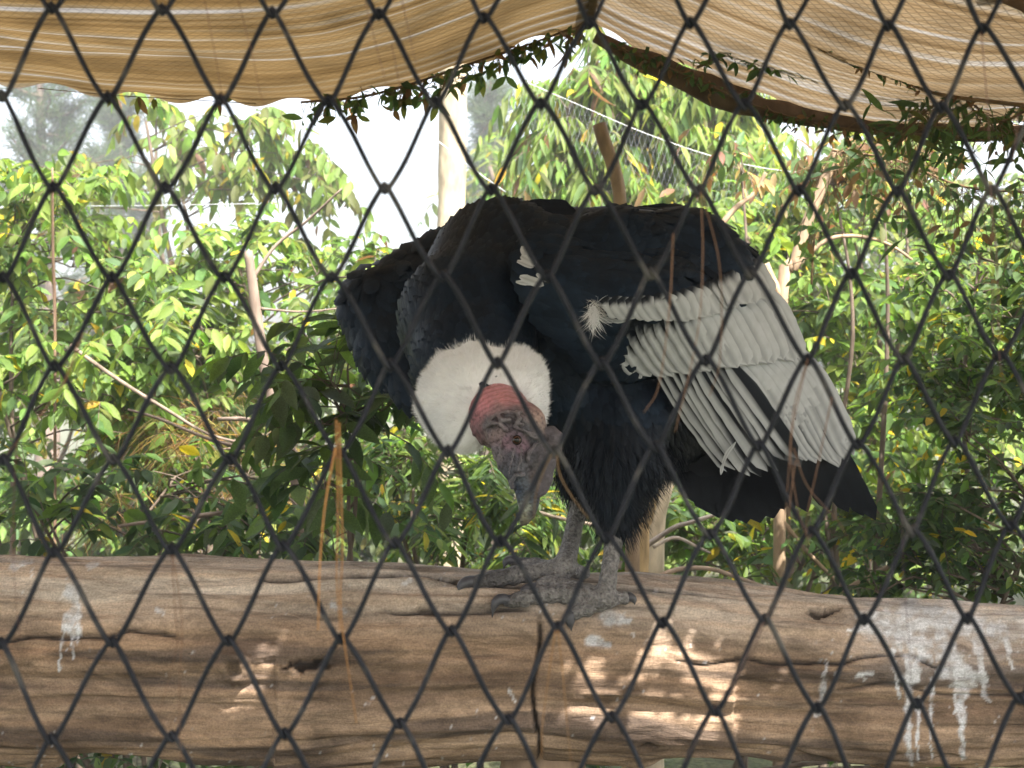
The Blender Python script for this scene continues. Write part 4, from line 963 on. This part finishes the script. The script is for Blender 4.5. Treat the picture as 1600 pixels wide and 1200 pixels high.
def plant(name, label, cat, base, boxes, leafpx, kind, pal, n_obj=120, hubs_tw=5, twig=.34, leaves=9, droop=.5, stems=3, stem_r=.012, group=None, pair=True, upb=.3, bark=BARK, branch_r=.0035, spread=1.0):
    """base (px, depth); boxes (px0, px1, py0, py1, d0, d1, hubs); leafpx = leaf length in photo px at the mean depth"""
    dm = np.mean([(b[4]+b[5])/2 for b in boxes]); L0 = leafpx*dm/FPX
    bx = (base[0]-800)/FPX*base[1]; root = empty(name, (bx, base[1], 0), label, cat, group)
    hubs = []
    for (x0, x1, y0, y1, d0, d1, n) in boxes:
        for k in range(n):
            d = random.uniform(d0, d1); hubs.append(P(random.uniform(x0, x1), random.uniform(y0, y1), d))
    hubs = np.array(hubs); hubs = hubs[hubs[:, 2] > .08]
    # stems: to spread-out hubs near the top
    order = np.argsort(-hubs[:, 2]+rng.normal(0, .25*np.ptp(hubs[:, 2])+.01, len(hubs))); stem_pts = []
    for k in range(stems):
        h = hubs[order[k*max(1, len(order)//(stems*3))]]; b = np.array((bx+random.uniform(-.10, .10)*stems*.5, base[1]+random.uniform(-.1, .1), -.06))
        m1 = b+(h-b)*.4+np.array((random.uniform(-.1, .1), random.uniform(-.1, .1), .15)); m2 = b+(h-b)*.75+np.array((random.uniform(-.08, .08), random.uniform(-.08, .08), .06))
        s = spline([b, m1, m2, h], 26); stem_pts.append(s); mb = MB(); mb.tube(s, stem_r*np.linspace(1.25, .35, 26), 8, bark, lump=.15, seed=k); mb.build('stem', M['bark'], root)
    SP = np.vstack(stem_pts); tw = Twigs(); pos, ax, nm, sz = [], [], [], []; H = len(hubs)
    dd = ((SP[None]-hubs[:, None])**2).sum(-1)+np.where(SP[None, :, 2] > hubs[:, None, 2]+.1, .3, 0); near = SP[dd.argmin(1)]
    ln_ = np.linalg.norm(hubs-near, axis=1); out = np.where((ln_ > .03)[:, None], norm(hubs-near), norm(rng.normal(size=(H, 3))))
    for h, s, l in zip(hubs, near, ln_):
        if l > .03: tw.add(spline([s, (s+h)/2+np.array((0, 0, .12*l))+rng.normal(0, .02, 3), h], 8), branch_r*1.4, branch_r*.8)
    N = H*hubs_tw; h = np.repeat(hubs, hubs_tw, 0); dr = norm(np.repeat(out, hubs_tw, 0)*.5*spread+rng.normal(0, .75, (N, 3))*np.array((1, .9, .6))+np.array((0, 0, upb)))
    ln = twig*rng.uniform(.6, 1.25, (N, 1)); e = h+dr*ln; e[:, 2] -= (droop*.45*ln)[:, 0]; mid = h+dr*ln*.5; mid[:, 2] += (.04*ln)[:, 0]
    t = np.linspace(0, 1, leaves+2)[None, :, None]; c = h[:, None]*(1-t)**2+2*(mid*2-(h+e)/2)[:, None]*t*(1-t)+e[:, None]*t*t
    for k in range(N): tw.add(c[k, ::2], branch_r*.6, branch_r*.25)
    td = norm(np.gradient(c, axis=1)); sd_ = norm(np.cross(td, np.array((0, 0, 1.0)))+rng.normal(0, .15, td.shape)); I = np.arange(2, leaves+2)
    for sg in (-1, 1):
        J = I if pair else I[(I % 2) == (sg > 0)]; sh = (N, len(J))
        a = td[:, J]*.45+sd_[:, J]*sg*.9+rng.normal(0, .22, (*sh, 3)); a[..., 2] -= droop*rng.uniform(.4, 1.3, sh)
        pos.append(c[:, J].reshape(-1, 3)); ax.append(norm(a).reshape(-1, 3)); nm.append(norm(np.array((.10, -.25, 1.0))+rng.normal(0, .38, (*sh, 3))).reshape(-1, 3)); sz.append((L0*rng.uniform(.42, 1.3, sh)*(1-.25*(J/(leaves+2)))).ravel())
    pos, ax, nm, sz = np.vstack(pos), np.vstack(ax), np.vstack(nm), np.concatenate(sz)
    tw.build('twigs', root, bark)
    names = [k for k, w in pal]; w = np.array([w for k, w in pal], float); cols = rng.choice(names, len(pos), p=w/w.sum())
    place_leaves(root, pos, ax, nm, sz, cols, kind, n_obj)
    return root
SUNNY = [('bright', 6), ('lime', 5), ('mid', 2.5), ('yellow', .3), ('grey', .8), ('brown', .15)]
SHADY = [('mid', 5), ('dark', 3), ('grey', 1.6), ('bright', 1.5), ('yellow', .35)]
# sunlit shrubs behind the bird, left to right
plant('shrub', 'light green shrub with paired leaflets at the left edge of the picture', 'shrub', (60, 5.0), [(-160, 130, 290, 420, 4.7, 5.4, 18), (-160, 330, 420, 680, 4.6, 5.3, 34)], 40, 'oval', SUNNY, 220, 5, .34, 8, .75, 4, .012)
plant('tree', 'pale drooping tree against the white sky at upper left', 'tree', (360, 7.4), [(190, 400, 180, 300, 7.0, 7.8, 13), (390, 470, 170, 250, 7.0, 7.6, 3), (60, 200, 260, 360, 7.0, 7.6, 5), (430, 500, 280, 400, 7.0, 7.6, 5)], 38, 'oval', [('olive', 4), ('bright', 4), ('lime', 3), ('yellow', .4), ('brown', .3)], 160, 4, .32, 7, 1.2, 3, .02)
plant('shrub', 'leafy yellow green shrub left of the far wing', 'shrub', (430, 5.3), [(250, 590, 420, 600, 4.9, 5.6, 27), (250, 460, 380, 430, 5.0, 5.5, 6), (250, 640, 600, 760, 4.9, 5.5, 15)], 34, 'oval', SUNNY, 220, 5, .30, 8, .6, 4, .012)
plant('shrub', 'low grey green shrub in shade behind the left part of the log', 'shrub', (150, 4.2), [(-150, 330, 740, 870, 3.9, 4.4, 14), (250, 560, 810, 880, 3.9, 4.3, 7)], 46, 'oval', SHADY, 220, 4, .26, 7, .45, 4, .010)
plant('shrub', 'dark large leaved branchy plant just left of the white ruff', 'shrub', (535, 3.35), [(470, 590, 540, 640, 3.2, 3.5, 6), (460, 610, 640, 800, 3.2, 3.5, 7)], 70, 'oval', [('mid', 5), ('dark', 1.5), ('grey', 3), ('bright', 1)], 200, 3, .24, 5, .55, 2, .008, spread=.9)
plant('shrub', 'feathery narrow leaved shrub under the hanging head', 'shrub', (690, 4.6), [(590, 830, 720, 880, 4.3, 4.9, 22), (600, 700, 640, 720, 4.4, 4.8, 5)], 44, 'narrow', [('mid', 4), ('dark', 2), ('bright', 3), ('lime', 1.5), ('yellow', .3), ('grey', 1)], 200, 5, .26, 9, .5, 4, .010)
plant('tree', 'tall drooping bright green tree behind the bird and the ridge of the canopy', 'tree', (960, 6.2), [(860, 1000, 120, 300, 5.9, 6.6, 22), (980, 1200, 130, 320, 5.9, 6.6, 34), (880, 1180, 300, 420, 5.8, 6.4, 14)], 52, 'narrow', [('lime', 5), ('bright', 4), ('olive', 2), ('mid', 1.5), ('brown', .35), ('yellow', .3)], 240, 5, .42, 9, 1.25, 3, .022)
plant('shrub', 'bright green shrub right of the wing below the dry leaves', 'shrub', (1300, 5.4), [(1140, 1480, 290, 500, 5.1, 5.8, 32), (1190, 1480, 480, 640, 5.0, 5.6, 18), (1330, 1480, 620, 740, 5.0, 5.5, 10)], 36, 'oval', SUNNY, 220, 5, .32, 8, .6, 4, .014)
plant('shrub', 'low sunlit shrub under the tail behind the log', 'shrub', (1150, 4.8), [(1000, 1340, 770, 920, 4.5, 5.1, 26), (1230, 1400, 640, 820, 4.6, 5.1, 13)], 34, 'oval', [('bright', 4), ('mid', 5), ('lime', 2.5), ('yellow', .7), ('grey', 1.2)], 200, 5, .26, 8, .5, 4, .010)
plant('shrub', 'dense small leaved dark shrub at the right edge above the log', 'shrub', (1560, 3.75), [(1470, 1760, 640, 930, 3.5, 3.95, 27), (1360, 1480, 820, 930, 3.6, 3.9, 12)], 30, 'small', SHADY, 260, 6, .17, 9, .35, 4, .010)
plant('shrub', 'airy small leaved shrub at the right edge below the vines', 'shrub', (1540, 4.2), [(1400, 1760, 400, 640, 3.95, 4.5, 44)], 30, 'small', [('mid', 5), ('bright', 4), ('dark', 2), ('lime', 1), ('yellow', .5)], 240, 6, .20, 9, .45, 4, .010)
plant('shrub', 'tangle of dry brown leaves hanging below the right hem', 'shrub', (1330, 4.6), [(1150, 1450, 230, 290, 4.35, 4.75, 11)], 34, 'oval', [('rust', 1.2), ('brown', 2.5), ('straw', 2), ('mid', 4), ('olive', 2)], 180, 5, .20, 6, 1.0, 3, .010)
plant('shrub', 'thin dry stalks with straw coloured leaves in the shade at lower left', 'shrub', (280, 4.9), [(180, 420, 650, 820, 4.6, 5.0, 16)], 60, 'needle', [('straw', 4), ('brown', 3), ('olive', 2)], 0, 5, .3, 10, .6, 3, .008)
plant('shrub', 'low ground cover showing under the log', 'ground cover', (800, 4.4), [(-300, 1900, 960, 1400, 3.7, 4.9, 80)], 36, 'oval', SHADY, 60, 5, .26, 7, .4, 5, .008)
# closing backdrop: rows of trees and bushes beyond the cage
FAR = [('bright', 5), ('lime', 5), ('mid', 1.5), ('olive', 2), ('yellow', .5)]
back = [(-420, 9.0, -720, -120, 420, 900, 46, 'far bush left of the picture'), (60, 8.6, -140, 260, 470, 880, 50, 'rounded bush in the distance behind the left shrub'), (470, 8.8, 230, 640, 520, 880, 50, 'bush in the distance behind the bare stem'),
        (800, 8.4, 600, 980, 520, 900, 46, 'bush in the distance directly behind the bird'), (1100, 8.8, 930, 1280, 380, 900, 54, 'bush in the distance behind the tail feathers'), (1420, 8.6, 1240, 1640, 330, 900, 60, 'bush in the distance behind the right shrubs'), (1900, 9.0, 1600, 2300, 300, 900, 46, 'far bush right of the picture')]
for bx_, d, x0, x1, y0, y1, n, lab in back:
    plant('bush', lab, 'bush', (bx_, d), [(x0, x1, y0, y1, d-.6, d+.8, n)], 30, 'small', FAR, 0, 8, .50, 10, .55, 4, .018, group='bushes beyond the cage')
back2 = [(-700, 14, -1300, -250, 300, 760, 50, 'tall tree far beyond the left bushes'), (1180, 13.5, 1020, 1420, 120, 700, 60, 'tall pale tree far behind the bird on the right'), (2100, 14, 1500, 2600, 150, 760, 70, 'tall tree far beyond the right bushes'), (860, 13, 740, 1010, 230, 560, 34, 'pale tree far behind the ridge')]
for bx_, d, x0, x1, y0, y1, n, lab in back2:
    plant('tree', lab, 'tree', (bx_, d), [(x0, x1, y0, y1, d-1, d+1.2, n)], 24, 'small', FAR, 0, 9, .8, 11, .6, 3, .05, group='trees far beyond the cage')
# pines
def pine(base, d, top_py, low_py, wpx, label):
    x = (base-800)/FPX*d; root = empty('pine_tree', (x, d, 0), label, 'pine tree', 'pine trees in the distance'); top = P(base, top_py, d)[2]; low = P(base, low_py, d)[2]
    mb = MB(); zz = np.linspace(-.1, top, 30); mb.tube([(x+.05*math.sin(z), d, z) for z in zz], np.linspace(.15, .02, 30), 10, (.19, .14, .11), lump=.15); mb.build('trunk', M['bark'], root)
    br = MB(); pos, ax, sz = [], [], []
    for z in np.arange(low, top, .20):
        f = (top-z)/(top-low+.01); ln = wpx*d/FPX*(.35+.65*f)*random.uniform(.75, 1.1)
        for k in range(4):
            a = random.uniform(0, 6.28); dr = np.array((math.cos(a), math.sin(a), .25)); e = np.array((x, d, z))+dr*ln
            s = spline([(x, d, z), np.array((x, d, z))+dr*ln*.5-np.array((0, 0, .04)), e+np.array((0, 0, .08))], 8); br.tube(s, np.linspace(.022, .006, 8), 4, (.19, .14, .11), cap=False)
            for q in np.linspace(.3, 1, 7):
                c = s[int(q*7)]
                for r in range(26):
                    pos.append(c+rng.normal(0, .04, 3)); ax.append(norm(dr*.7+rng.normal(0, .7, 3)+np.array((0, 0, .2)))); sz.append(random.uniform(.13, .24))
    br.build('branches', M['bark'], root)['kind'] = 'stuff'
    n = len(pos); place_leaves(root, pos, ax, norm(rng.normal(size=(n, 3))), sz, rng.choice(['pine', 'grey', 'mid'], n, p=[.6, .25, .15]), 'needle', 0)
SHAPES['needle'][0][:, 1] *= 2.2
pine(70, 15.0, 20, 620, 150, 'tall pine at the far left under the sagging cloth')
pine(190, 17.0, 60, 640, 90, 'second pine from the left edge, dark and slender')
pine(765, 16.0, 130, 560, 70, 'slim pine just right of the pale trunk')
pine(-160, 16.0, -50, 640, 140, 'pine outside the left edge of the picture')
# ------------------------------------------------------------------ bare trunks, stakes and branches
def stick(name, label, cat, pts, r0, r1, col, n=24, parent=None, sides=10, lump=.18, group=None, side=()):
    s = spline([P(*q) if len(q) == 3 else q for q in pts], n); mb = MB(); mb.tube(s, np.linspace(r0, r1, n), sides, col, lump=lump, seed=int(abs(pts[0][0])) % 50)
    if side:
        root = empty(name, (s[0][0], s[0][1], s[0][2]), label, cat, group); mb.build('stem', M['bark'], root)
        for sp_, ra, rb in side:
            q = MB(); q.tube(spline([P(*w) for w in sp_], 18), np.linspace(ra, rb, 18), 8, col, lump=.15); q.build('branch', M['bark'], root)
        return root
    return tag(mb.build(name, M['bark']), label, cat, group)
def gz(px, d): return (px, 600+(ZC+.05)*FPX/d, d)     # ground point below px
PALE = (.36, .30, .21); TAN = (.30, .215, .14); GREYB = (.22, .17, .135)
stick('timber_pole', 'pale sunlit straight timber pole rising behind the neck of the bird', 'pole', [gz(700, 5.6), (702, 500, 5.6), (706, 300, 5.6), (708, 100, 5.6), (706, -200, 5.6)], .058, .054, PALE, 40, sides=18, lump=.06)
stick('branch_stump', 'cut brown branch end sticking up behind the back of the bird', 'branch', [gz(990, 3.7), (985, 560, 3.7), (970, 330, 3.65), (958, 262, 3.62), (945, 225, 3.6), (936, 194, 3.6)], .018, .017, TAN)
stick('bare_tree', 'pale peeling bare tree behind the near leg of the bird', 'tree', [gz(1015, 4.2), (1018, 880, 4.2), (1035, 760, 4.2), (1060, 640, 4.25), (1100, 420, 4.3)], .040, .024, (.52, .44, .32), sides=16)
stick('bare_tree', 'tan bare tree close beside the pale peeling one', 'tree', [gz(985, 4.0), (996, 890, 4.0), (1010, 800, 4.0), (1040, 700, 4.0)], .036, .020, (.42, .30, .16), sides=14)
stick('sapling', 'slender bare stem with side branches left of the bird', 'sapling', [gz(490, 4.1), (468, 790, 4.1), (430, 660, 4.1), (408, 540, 4.1), (396, 450, 4.1), (388, 392, 4.1)], .020, .013, GREYB,
      side=[([(392, 440, 4.1), (430, 385, 4.12), (480, 345, 4.1), (534, 295, 4.05)], .006, .003), ([(430, 706, 4.1), (340, 690, 4.08), (250, 655, 4.05), (200, 640, 4.0)], .007, .003), ([(445, 788, 4.1), (360, 800, 4.1), (260, 812, 4.05), (185, 822, 4.0)], .009, .005),
            ([(425, 665, 4.1), (380, 655, 4.1), (340, 655, 4.1)], .008, .006), ([(405, 482, 4.1), (470, 487, 4.1), (530, 482, 4.1)], .004, .002)])
stick('sapling', 'thin upright stem at the left edge among the leaflets', 'sapling', [gz(84, 4.6), (86, 560, 4.6), (83, 400, 4.6), (82, 262, 4.6)], .006, .003, (.18, .12, .08))
stick('sapling', 'forked pale branch right of the bird below the dry leaves', 'sapling', [gz(1215, 4.4), (1222, 500, 4.4), (1240, 420, 4.4), (1262, 345, 4.4), (1290, 280, 4.4), (1308, 235, 4.4)], .020, .014, TAN,
      side=[([(1226, 470, 4.4), (1208, 440, 4.4), (1196, 412, 4.4)], .016, .014), ([(1240, 420, 4.4), (1300, 372, 4.4), (1380, 378, 4.4), (1450, 425, 4.4)], .008, .004)])
stick('branch', 'slanting dry branch above the rump of the bird', 'branch', [(1080, 420, 4.5), (1140, 335, 4.5), (1180, 300, 4.5), (1196, 270, 4.5)], .011, .006, TAN)
stick('branch', 'grey arched branch between the leg and the tail', 'branch', [(1000, 860, 4.15), (1050, 826, 4.12), (1080, 816, 4.1), (1130, 800, 4.1)], .008, .006, (.34, .29, .25))
stick('branch', 'long curved branch lying along the log behind the feet', 'branch', [(1020, 905, 4.0), (1060, 890, 4.0), (1110, 889, 4.0), (1160, 905, 4.0), (1230, 930, 4.0)], .008, .005, (.36, .27, .2))
stick('branch', 'pale forked twig under the tail', 'branch', [(1020, 855, 4.1), (1055, 840, 4.1), (1090, 855, 4.1), (1110, 864, 4.1)], .006, .003, (.42, .36, .30))
stick('branch', 'bare diagonal branch at lower left behind the leaves', 'branch', [(110, 540, 4.4), (180, 590, 4.4), (260, 640, 4.4), (330, 680, 4.4), (420, 700, 4.3)], .007, .004, (.20, .155, .12))
stick('branch', 'stout bare branch between head and legs', 'branch', [(770, 775, 4.3), (840, 800, 4.3), (900, 815, 4.3), (960, 822, 4.3)], .007, .005, (.42, .34, .26))
stick('branch', 'bare branch crossing low behind the right part of the log', 'branch', [(1190, 770, 4.5), (1260, 860, 4.5), (1330, 930, 4.5)], .008, .006, TAN)
stick('branch', 'slim twig above the right part of the log', 'branch', [(1310, 930, 3.9), (1360, 900, 3.9), (1400, 880, 3.9)], .010, .006, (.36, .26, .18))
# far wire netting of the cage's other side
def far_net():
    root = empty('far_netting', (.9, 5.0, ZC), 'thin pale wire netting sagging far behind the bird', 'netting')
    m, nt, out = new_mat('thin_galvanised_wire'); tc = node(nt, 'ShaderNodeTexCoord'); nz = node(nt, 'ShaderNodeTexNoise', Scale=30.0); nt.links.new(tc.outputs['Object'], nz.inputs[0])
    p = node(nt, 'ShaderNodeBsdfPrincipled', Roughness=.45, Metallic=.5); nt.links.new(ramp(nt, nz.outputs[0], [(.3, (.35, .36, .37)), (.7, (.6, .61, .62))]), p.inputs['Base Color']); nt.links.new(p.outputs[0], out.inputs[0])
    T = [(815, 125), (900, 162), (1000, 205), (1100, 240), (1190, 262), (1300, 275)]
    s = spline([P(x, y, 5.0) for x, y in T], 60); mb = MB(); mb.tube(s, .0012, 5); mb.build('wire', m, root)
    mb = MB(); n = len(s)
    for i in range(0, n-2):
        for q in range(5):
            a = s[i]+np.array((0, 0, -.045*q)); o = .5*(q % 2); A = s[i]+(s[i+1]-s[i])*o+np.array((0, 0, -.032*q)); B = s[i]+(s[i+1]-s[i])*(o+.5)+np.array((0, 0, -.032*(q+1))); Cc = s[i]+(s[i+1]-s[i])*(o-.5)+np.array((0, 0, -.032*(q+1)))
            mb.tube([A, B], .00028, 3, cap=False); mb.tube([A, Cc], .0004, 3, cap=False)
    mb.build('mesh', m, root)['kind'] = 'stuff'
    for lab, pts in (('single slack wire slanting across the white sky to the pale trunk', [(630, 185, 4.2), (690, 225, 4.2), (740, 265, 4.2), (790, 300, 4.2)]), ('taut thin wire strung across the upper left bushes', [(130, 322, 5.5), (250, 321, 5.5), (400, 318, 5.5)])):
        mb = MB(); mb.tube(spline([P(*q) for q in pts], 16), .0016, 5); tag(mb.build('wire_strand', m), lab, 'wire')
far_net()
# ------------------------------------------------------------------ vines, moss and dead leaves along the hem of the canopy
def vine(label, path, n, leafpx, kind, pal, n_obj, droop, spread=.05, r=.003, cat='vine', hang=.0, name='vine', toward=-.15):
    root = empty(name, P(*path[0]), label, cat); s = spline([P(*q) for q in path], 50); mb = MB(); mb.tube(s, r, 6, (.14, .09, .05), lump=.2); mb.build('stem', M['bark'], root)
    pos, ax, nm, sz = [], [], [], []; d = np.mean([q[2] for q in path]); tw = MB()
    for k in range(n):
        c = s[random.randrange(50)]; o = rng.normal(0, spread, 3)*np.array((1, .7, .6))-np.array((0, 0, abs(random.gauss(0, hang)))); e = c+o
        if np.linalg.norm(o) > .02: tw.tube(spline([c, (c+e)/2+rng.normal(0, .006, 3), e], 4), .0011, 3, (.16, .11, .06), cap=False)
        for q in range(2):
            pos.append(e); ax.append(norm(rng.normal(0, .6, 3)+np.array((0, toward, -droop)))); nm.append(norm(rng.normal(0, .6, 3)+np.array((0, -.6, .6)))); sz.append(leafpx*d/FPX*random.uniform(.6, 1.2))
    if tw.v: tw.build('twigs', M['bark'], root)['kind'] = 'stuff'
    names = [a for a, b in pal]; w = np.array([b for a, b in pal], float); place_leaves(root, pos, ax, nm, sz, rng.choice(names, len(pos), p=w/w.sum()), kind, n_obj)
vine('green and brown vine trailing along the hem of the left cloth up to the peak', [(470, 160, 3.57), (560, 152, 3.56), (640, 132, 3.56), (740, 98, 3.56), (830, 68, 3.56), (905, 40, 3.57)], 130, 28, 'oval', [('mid', 4), ('dark', 3), ('olive', 2), ('brown', 2.2)], 170, .55, .022, hang=.02)
vine('cluster of dead brown leaves dangling from the left hem at far left', [(60, 138, 3.57), (180, 149, 3.57), (300, 156, 3.57), (400, 162, 3.57)], 5, 26, 'oval', [('brown', 4), ('olive', 2)], 20, 1.6, .008, .0012)
vine('mossy green leaf cluster on the pole under the right cloth', [(1090, 105, 3.42), (1140, 85, 3.36), (1190, 95, 3.34), (1245, 110, 3.32)], 48, 22, 'oval', [('dark', 3), ('mid', 4)], 96, .15, .022, .004)
vine('dark leaf litter lodged on the right cloth', [(1290, 70, 3.0), (1350, 100, 3.06), (1420, 130, 3.14), (1480, 150, 3.2), (1600, 165, 3.2)], 50, 16, 'small', [('dark', 3), ('brown', 4)], 60, .1, .008, .005)
vine('moss and small leaves along the right hem pole', [(960, 72, 3.55), (1080, 120, 3.54), (1180, 165, 3.53), (1300, 198, 3.53), (1450, 212, 3.54), (1620, 212, 3.56)], 170, 17, 'small', [('dark', 4), ('mid', 3), ('brown', 3)], 120, .5, .018, .003)
vine('bamboo like vine with narrow leaves hanging at the upper right corner', [(1400, 230, 3.3), (1440, 180, 3.3), (1500, 150, 3.3), (1560, 190, 3.3), (1640, 150, 3.3)], 110, 44, 'narrow', [('mid', 4), ('dark', 4), ('olive', 1)], 160, .25, .07, .003, hang=.05)
vine('dense leafy vine drooping below the right hem', [(1300, 235, 3.75), (1400, 250, 3.7), (1500, 290, 3.7), (1600, 300, 3.7), (1700, 300, 3.7)], 190, 26, 'small', [('dark', 4), ('mid', 4), ('brown', 1.5), ('olive', 1)], 220, .35, .08, .003, hang=.10)
vine('leafy twig standing up in front of the right shrubs', [(1268, 445, 3.9), (1270, 400, 3.9), (1275, 350, 3.9)], 14, 30, 'oval', [('dark', 4), ('mid', 3)], 28, .05, .03, .003, name='twig', cat='twig')
# ------------------------------------------------------------------ dry pine needles caught in the netting
NB = [('three orange pine needles hanging left of the bird from the knot level with its beak', [[(525, 655), (528, 800), (526, 900), (531, 985)], [(530, 660), (535, 850), (533, 960), (557, 1130)], [(524, 700), (508, 790), (500, 880), (497, 985)]], (.66, .27, .075), .0015),
 ('pair of brown needles hanging over the left part of the log', [[(268, 868), (274, 960), (276, 1010), (250, 1110)], [(270, 868), (284, 965), (280, 1080), (283, 1190)]], (.30, .13, .06), .0008),
 ('thin needle hanging over the left cloth', [[(318, -10), (335, 80), (350, 170), (357, 200)]], (.25, .10, .05), .0006),
 ('long thin needle right of the shorter one over the left cloth', [[(372, 0), (395, 90), (408, 150), (430, 195)]], (.25, .10, .05), .0006),
 ('pair of fine needles hanging from the top over the vine', [[(570, 0), (590, 80), (606, 140)], [(628, 0), (648, 90), (652, 100)], [(612, 70), (625, 140), (630, 220), (665, 358)]], (.22, .10, .07), .0006),
 ('long brown needles crossing the dark wing from its rump', [[(1095, 300), (1098, 400), (1090, 520), (1055, 675)], [(1098, 305), (1125, 420), (1125, 560), (1108, 620)], [(1052, 365), (1046, 480), (1030, 600), (1006, 645)]], (.33, .15, .07), .0009),
 ('tangled bunch of brown needles hanging over the wing tip', [[(1262, 560), (1240, 640), (1232, 740), (1226, 820)], [(1262, 562), (1236, 690), (1246, 790), (1265, 850)], [(1240, 700), (1262, 760), (1310, 815), (1325, 842)], [(1243, 720), (1234, 790), (1232, 858)], [(1300, 620), (1275, 740), (1262, 800), (1260, 840)]], (.32, .15, .08), .0009),
 ('brown needles hanging from the knot below the near foot', [[(868, 985), (858, 1050), (848, 1130), (846, 1185)], [(872, 985), (880, 1060), (886, 1130), (892, 1190)]], (.40, .18, .06), .0010),
 ('curled brown needle dangling beside the beak', [[(870, 712), (876, 745), (900, 785), (930, 822), (945, 842)], [(862, 710), (848, 740), (836, 780), (835, 830)]], (.36, .19, .08), .0010),
 ('dark double needle hanging at the left edge over the shrub', [[(83, 300), (84, 400), (86, 480), (92, 520)], [(80, 300), (82, 420), (87, 500), (90, 560)]], (.22, .10, .06), .0008),
 ('dark thin needle hanging at the left edge over the log', [[(26, 690), (21, 800), (22, 900), (31, 1000)]], (.18, .07, .05), .0007),
 ('very thin dark thread hanging over the droppings on the log', [[(1408, 760), (1412, 900), (1420, 1000), (1424, 1085)]], (.10, .05, .06), .0006),
 ('long brown needles hanging down the right edge', [[(1533, 50), (1545, 200), (1550, 400), (1552, 560)], [(1592, 170), (1578, 300), (1570, 420)], [(1548, 300), (1558, 420), (1562, 560), (1570, 600)]], (.26, .12, .08), .0008),
 ('brown needles leaning between two knots over the right part of the log', [[(1195, 972), (1165, 1040), (1120, 1100), (1070, 1190)], [(1192, 972), (1150, 1060), (1130, 1120), (1126, 1180)], [(1267, 835), (1240, 890), (1215, 940), (1196, 966)]], (.24, .13, .09), .0009),
 ('brown needle lying along the wire at left middle', [[(130, 520), (105, 590), (70, 640), (10, 710)], [(122, 535), (98, 600), (60, 655)]], (.30, .13, .06), .0009)]
for lab, strands, col, r in NB:
    root = empty('pine_needles', P(strands[0][0][0], strands[0][0][1], FD-.006), lab, 'pine needles', 'dry pine needles caught in the netting')
    for k, st in enumerate(strands):
        mb = MB(); s = spline([P(x, y, FD-.0062-.002*k+.0015*q) for q, (x, y) in enumerate(st)], 20); mb.tube(s, np.linspace(r*.55, r*.3, 20), 6, np.array(col)*np.array((.72, .85, 1.0))*random.uniform(.7, 1.1)); mb.build('needle', M['needle'], root)
# ------------------------------------------------------------------ sunlit summer air
def make_haze():
    m, nt, out = new_mat('pale_air'); v = node(nt, 'ShaderNodeVolumePrincipled', Density=.009, Anisotropy=0.0); v.inputs['Color'].default_value = (.95, .97, 1.0, 1)
    nt.links.new(v.outputs[0], out.inputs['Volume'])
    x0, x1, y0, y1, z0, z1 = -30, 30, -12, 30, -1.3, 11
    vs_ = [(x, y, z) for x in (x0, x1) for y in (y0, y1) for z in (z0, z1)]
    f = [(0, 1, 3, 2), (4, 6, 7, 5), (0, 4, 5, 1), (2, 3, 7, 6), (0, 2, 6, 4), (1, 5, 7, 3)]
    tag(link_mesh('haze', vs_, f, m, smooth=False), kind='stuff')
make_haze()
